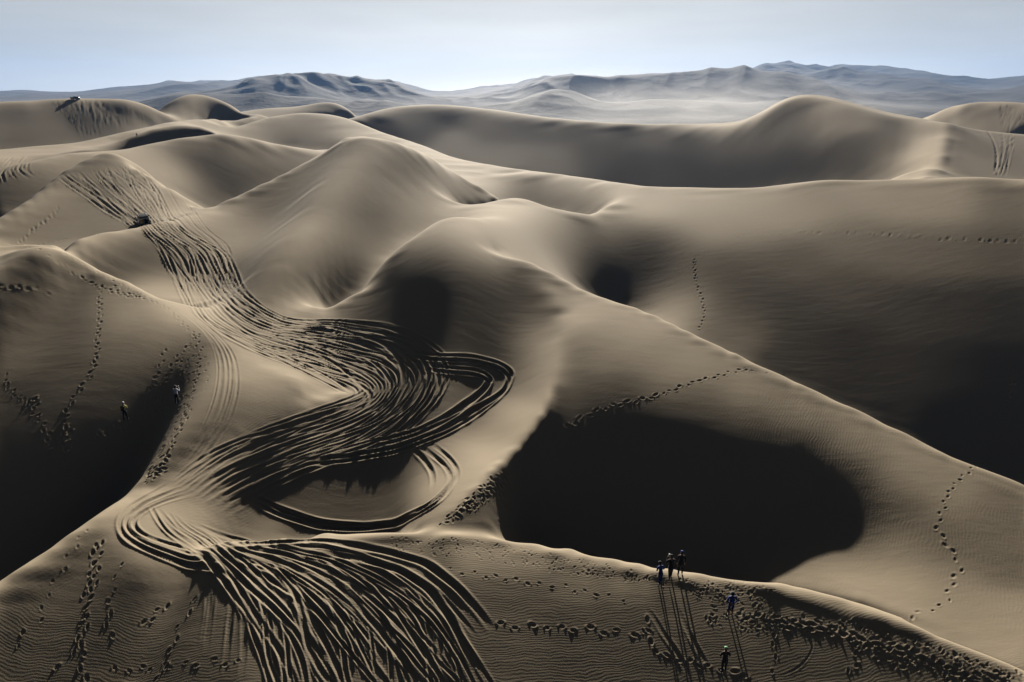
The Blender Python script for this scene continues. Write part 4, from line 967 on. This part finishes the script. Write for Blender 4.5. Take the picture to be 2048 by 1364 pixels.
def offroader(px, py, head, label):
    x, y = place_xy(px, py); root = empty('off_road_car', (x, y, 0)); tag(root, label, 'car')
    bm = bmesh.new()
    box(bm, (0, -.35, .86), (1.72, 3.0, .62), .06, 0, (.97, .98)); box(bm, (0, 1.45, .84), (1.45, 1.15, .50), .06, 0, (.92, .96))        # tub and bonnet
    for s in (-1, 1):                                                                                # flared wings
        box(bm, (s*.86, 1.42, .86), (.30, 1.15, .12), .04); box(bm, (s*.90, -1.25, .90), (.22, 1.10, .14), .04)
    box(bm, (0, -.1, .55), (1.5, 3.7, .16), .03)
    add_mesh('body', bm, PAINT, root)
    bm = bmesh.new(); box(bm, (0, -.62, 1.49), (1.66, 2.35, .66), .07, 0, (.88, .90)); add_mesh('cabin', bm, PAINT, root)
    bm = bmesh.new(); box(bm, (0, -.62, 1.84), (1.50, 2.20, .07), .03); add_mesh('roof', bm, TRIM, root)
    def glass(c, s, rot=(0, 0, 0), name='window'):
        bm = bmesh.new(); box(bm, (0, 0, 0), s, .012); o = add_mesh(name, bm, GLASSM, root); o.location = c; o.rotation_euler = rot
    glass((0, -1.752, 1.50), (1.15, .02, .42), (math.radians(-10), 0, 0), 'rear_window'); glass((0, .505, 1.50), (1.35, .02, .44), (math.radians(10), 0, 0), 'windscreen')
    for s in (-1, 1):
        glass((s*.792, -.10, 1.50), (.02, .78, .40), (0, s*math.radians(-8.6), 0)); glass((s*.792, -1.05, 1.50), (.02, .82, .40), (0, s*math.radians(-8.6), 0))
        for yy in (1.38, -1.28): wheel(root, (s*.80, yy, .40))
        bm = bmesh.new(); box(bm, (s*1.06, .38, 1.32), (.20, .10, .26), .03); tube(bm, [(s*.84, .40, 1.25), (s*1.0, .39, 1.28)], [.02, .02], 6); add_mesh('mirror', bm, TRIM, root)
        bm = bmesh.new(); box(bm, (s*.74, -1.90, .98), (.14, .07, .24), .015); add_mesh('tail_light', bm, REDL, root)
        bm = bmesh.new(); lathe(bm, [(.11, 0), (.10, .04), (.002, .06)], 16, (0, 0, 0), 'z'); o = add_mesh('headlight', bm, CLEARL, root); o.location = (s*.55, 2.03, .90); o.rotation_euler = (-math.pi/2, 0, 0)
        bm = bmesh.new(); tube(bm, [(s*.62, .30, 1.93), (s*.62, -1.55, 1.93)], [.026, .026], 8)
        for yy in (.2, -.6, -1.45): tube(bm, [(s*.62, yy, 1.87), (s*.62, yy, 1.93)], [.018, .018], 6)
        add_mesh('roof_glint_rail', bm, SILVER, root)  # pale rails stand in for sky reflections at the roof corners
        bm = bmesh.new(); box(bm, (s*.84, -.1, .45), (.12, 1.5, .07), .02); add_mesh('side_step', bm, TRIM, root)
    bm = bmesh.new(); box(bm, (0, -1.97, .58), (1.70, .16, .18), .03); add_mesh('rear_bumper', bm, TRIM, root)
    bm = bmesh.new(); box(bm, (0, 2.10, .58), (1.70, .18, .18), .03); tube(bm, [(-.45, 2.14, .66), (-.40, 2.16, .92), (.40, 2.16, .92), (.45, 2.14, .66)], [.03]*4, 8); add_mesh('front_bumper', bm, TRIM, root)
    bm = bmesh.new()
    for q in range(7): box(bm, ((q-3)*.10, 2.035, .88), (.045, .02, .28), .008)
    add_mesh('grille', bm, SILVER, root)
    wheel(root, (.12, -2.00, 1.12), .38, .24, 'spare_wheel', 'y')
    bm = bmesh.new()
    for yy in (.15, -.45, -1.05, -1.6): tube(bm, [(-.62, yy, 1.95), (.62, yy, 1.95)], [.02, .02], 6)
    add_mesh('roof_rack', bm, SILVER, root)  # rack bars kept light for the same sky highlights on the roof
    seat_on_ground(root, x, y, head)
    return root
offroader(289, 449, math.radians(34), 'black boxy off-road car with pale rails as roof glints and spare wheel driving through the wheel ruts')

def far_car(px, py, head, label, sc):
    x, y = place_xy(px, py); root = empty('parked_car', (x, y, 0)); tag(root, label, 'car')
    bm = bmesh.new(); box(bm, (0, 0, .72), (1.85, 4.6, .84), .14, 0, (.95, .97)); box(bm, (0, 1.5, .98), (1.7, 1.5, .30), .10, 0, (.9, .9)); add_mesh('body', bm, PAINT, root)
    bm = bmesh.new(); box(bm, (0, -.60, 1.34), (1.70, 3.0, .62), .12, 0, (.80, .68)); add_mesh('cabin', bm, PAINT, root)
    for s in (-1, 1):
        bm = bmesh.new(); box(bm, (0, 0, 0), (.02, 2.0, .34), .01, 0, (1, .8)); o = add_mesh('side_window', bm, GLASSM, root); o.location = (s*.775, -.6, 1.36); o.rotation_euler = (0, s*math.radians(-15), 0)
        for yy in (1.45, -1.45): wheel(root, (s*.82, yy, .38), .38)
        bm = bmesh.new(); box(bm, (s*.66, 2.27, .88), (.30, .06, .14), .02); add_mesh('headlight', bm, CLEARL, root)
    bm = bmesh.new(); box(bm, (0, 0, 0), (1.35, .02, .50), .01); o = add_mesh('windscreen', bm, GLASSM, root); o.location = (0, .68, 1.36); o.rotation_euler = (math.radians(38), 0, 0)
    seat_on_ground(root, x, y, head, 2.9, 1.6); root.scale = (sc, sc, sc)
    return root
far_car(151, 199, math.radians(78), 'black rounded four-wheel-drive car parked on the far dune top at the upper left', 1.0)


# ------------------------------------------------------------------ air: one even haze over the whole place
hb = bmesh.new(); bmesh.ops.create_cube(hb, size=1.0)
hm = bpy.data.meshes.new('haze'); hb.to_mesh(hm); hb.free()
haze = bpy.data.objects.new('haze', hm); col.objects.link(haze); tag(haze, 'pale blue desert haze', 'haze', kind='stuff')
x0, x1, y0, y1, z0, z1 = -9100, 9100, -9100, 9100, CAM_H-77, CAM_H+420
haze.location = ((x0+x1)/2, (y0+y1)/2, (z0+z1)/2); haze.scale = (x1-x0, y1-y0, z1-z0)
hw = NT('haze'); ho = hw.n('ShaderNodeOutputMaterial'); hv = hw.n('ShaderNodeVolumePrincipled')
hv.inputs['Color'].default_value = (.30, .52, .97, 1); hv.inputs['Density'].default_value = 4.8e-5; hv.inputs['Anisotropy'].default_value = 0.2
hw.l(hv.outputs[0], ho.inputs['Volume']); hm.materials.append(hw.m)

# sand lifted by the wind at the foot of the mountains: soft low puffs
def dust_puff(x, y, sx, sy, sz, dens):
    bm = bmesh.new(); bmesh.ops.create_icosphere(bm, subdivisions=4, radius=1.0)
    for v in bm.verts: v.co.z = v.co.z if v.co.z > 0 else v.co.z*.35
    o = add_mesh('blowing_dust', bm, dens); o.location = (x, y, CAM_H-44); o.scale = (sx, sy, sz)
    tag(o, 'pale wind-blown sand drifting at the foot of the mountains', 'dust', kind='stuff'); return o
dw = NT('blowing_dust'); do = dw.n('ShaderNodeOutputMaterial'); dv = dw.n('ShaderNodeVolumePrincipled'); tcd = dw.n('ShaderNodeTexCoord')
dn = dw.noise(tcd.outputs['Object'], 1.7, 4, .6); ln_ = dw.n('ShaderNodeVectorMath', operation='LENGTH'); dw.l(tcd.outputs['Object'], ln_.inputs[0])
fall = dw.math('SUBTRACT', 1.0, ln_.outputs['Value'], clamp=True); den = dw.math('MULTIPLY', dw.math('SUBTRACT', dn, .36, clamp=True), fall); den = dw.math('MULTIPLY', den, .006)
dv.inputs['Color'].default_value = (.92, .90, .86, 1); dv.inputs['Anisotropy'].default_value = .4; dw.l(den, dv.inputs['Density']); dw.l(dv.outputs[0], do.inputs['Volume'])
dust_puff(330, 1500, 620, 330, 110, dw.m)
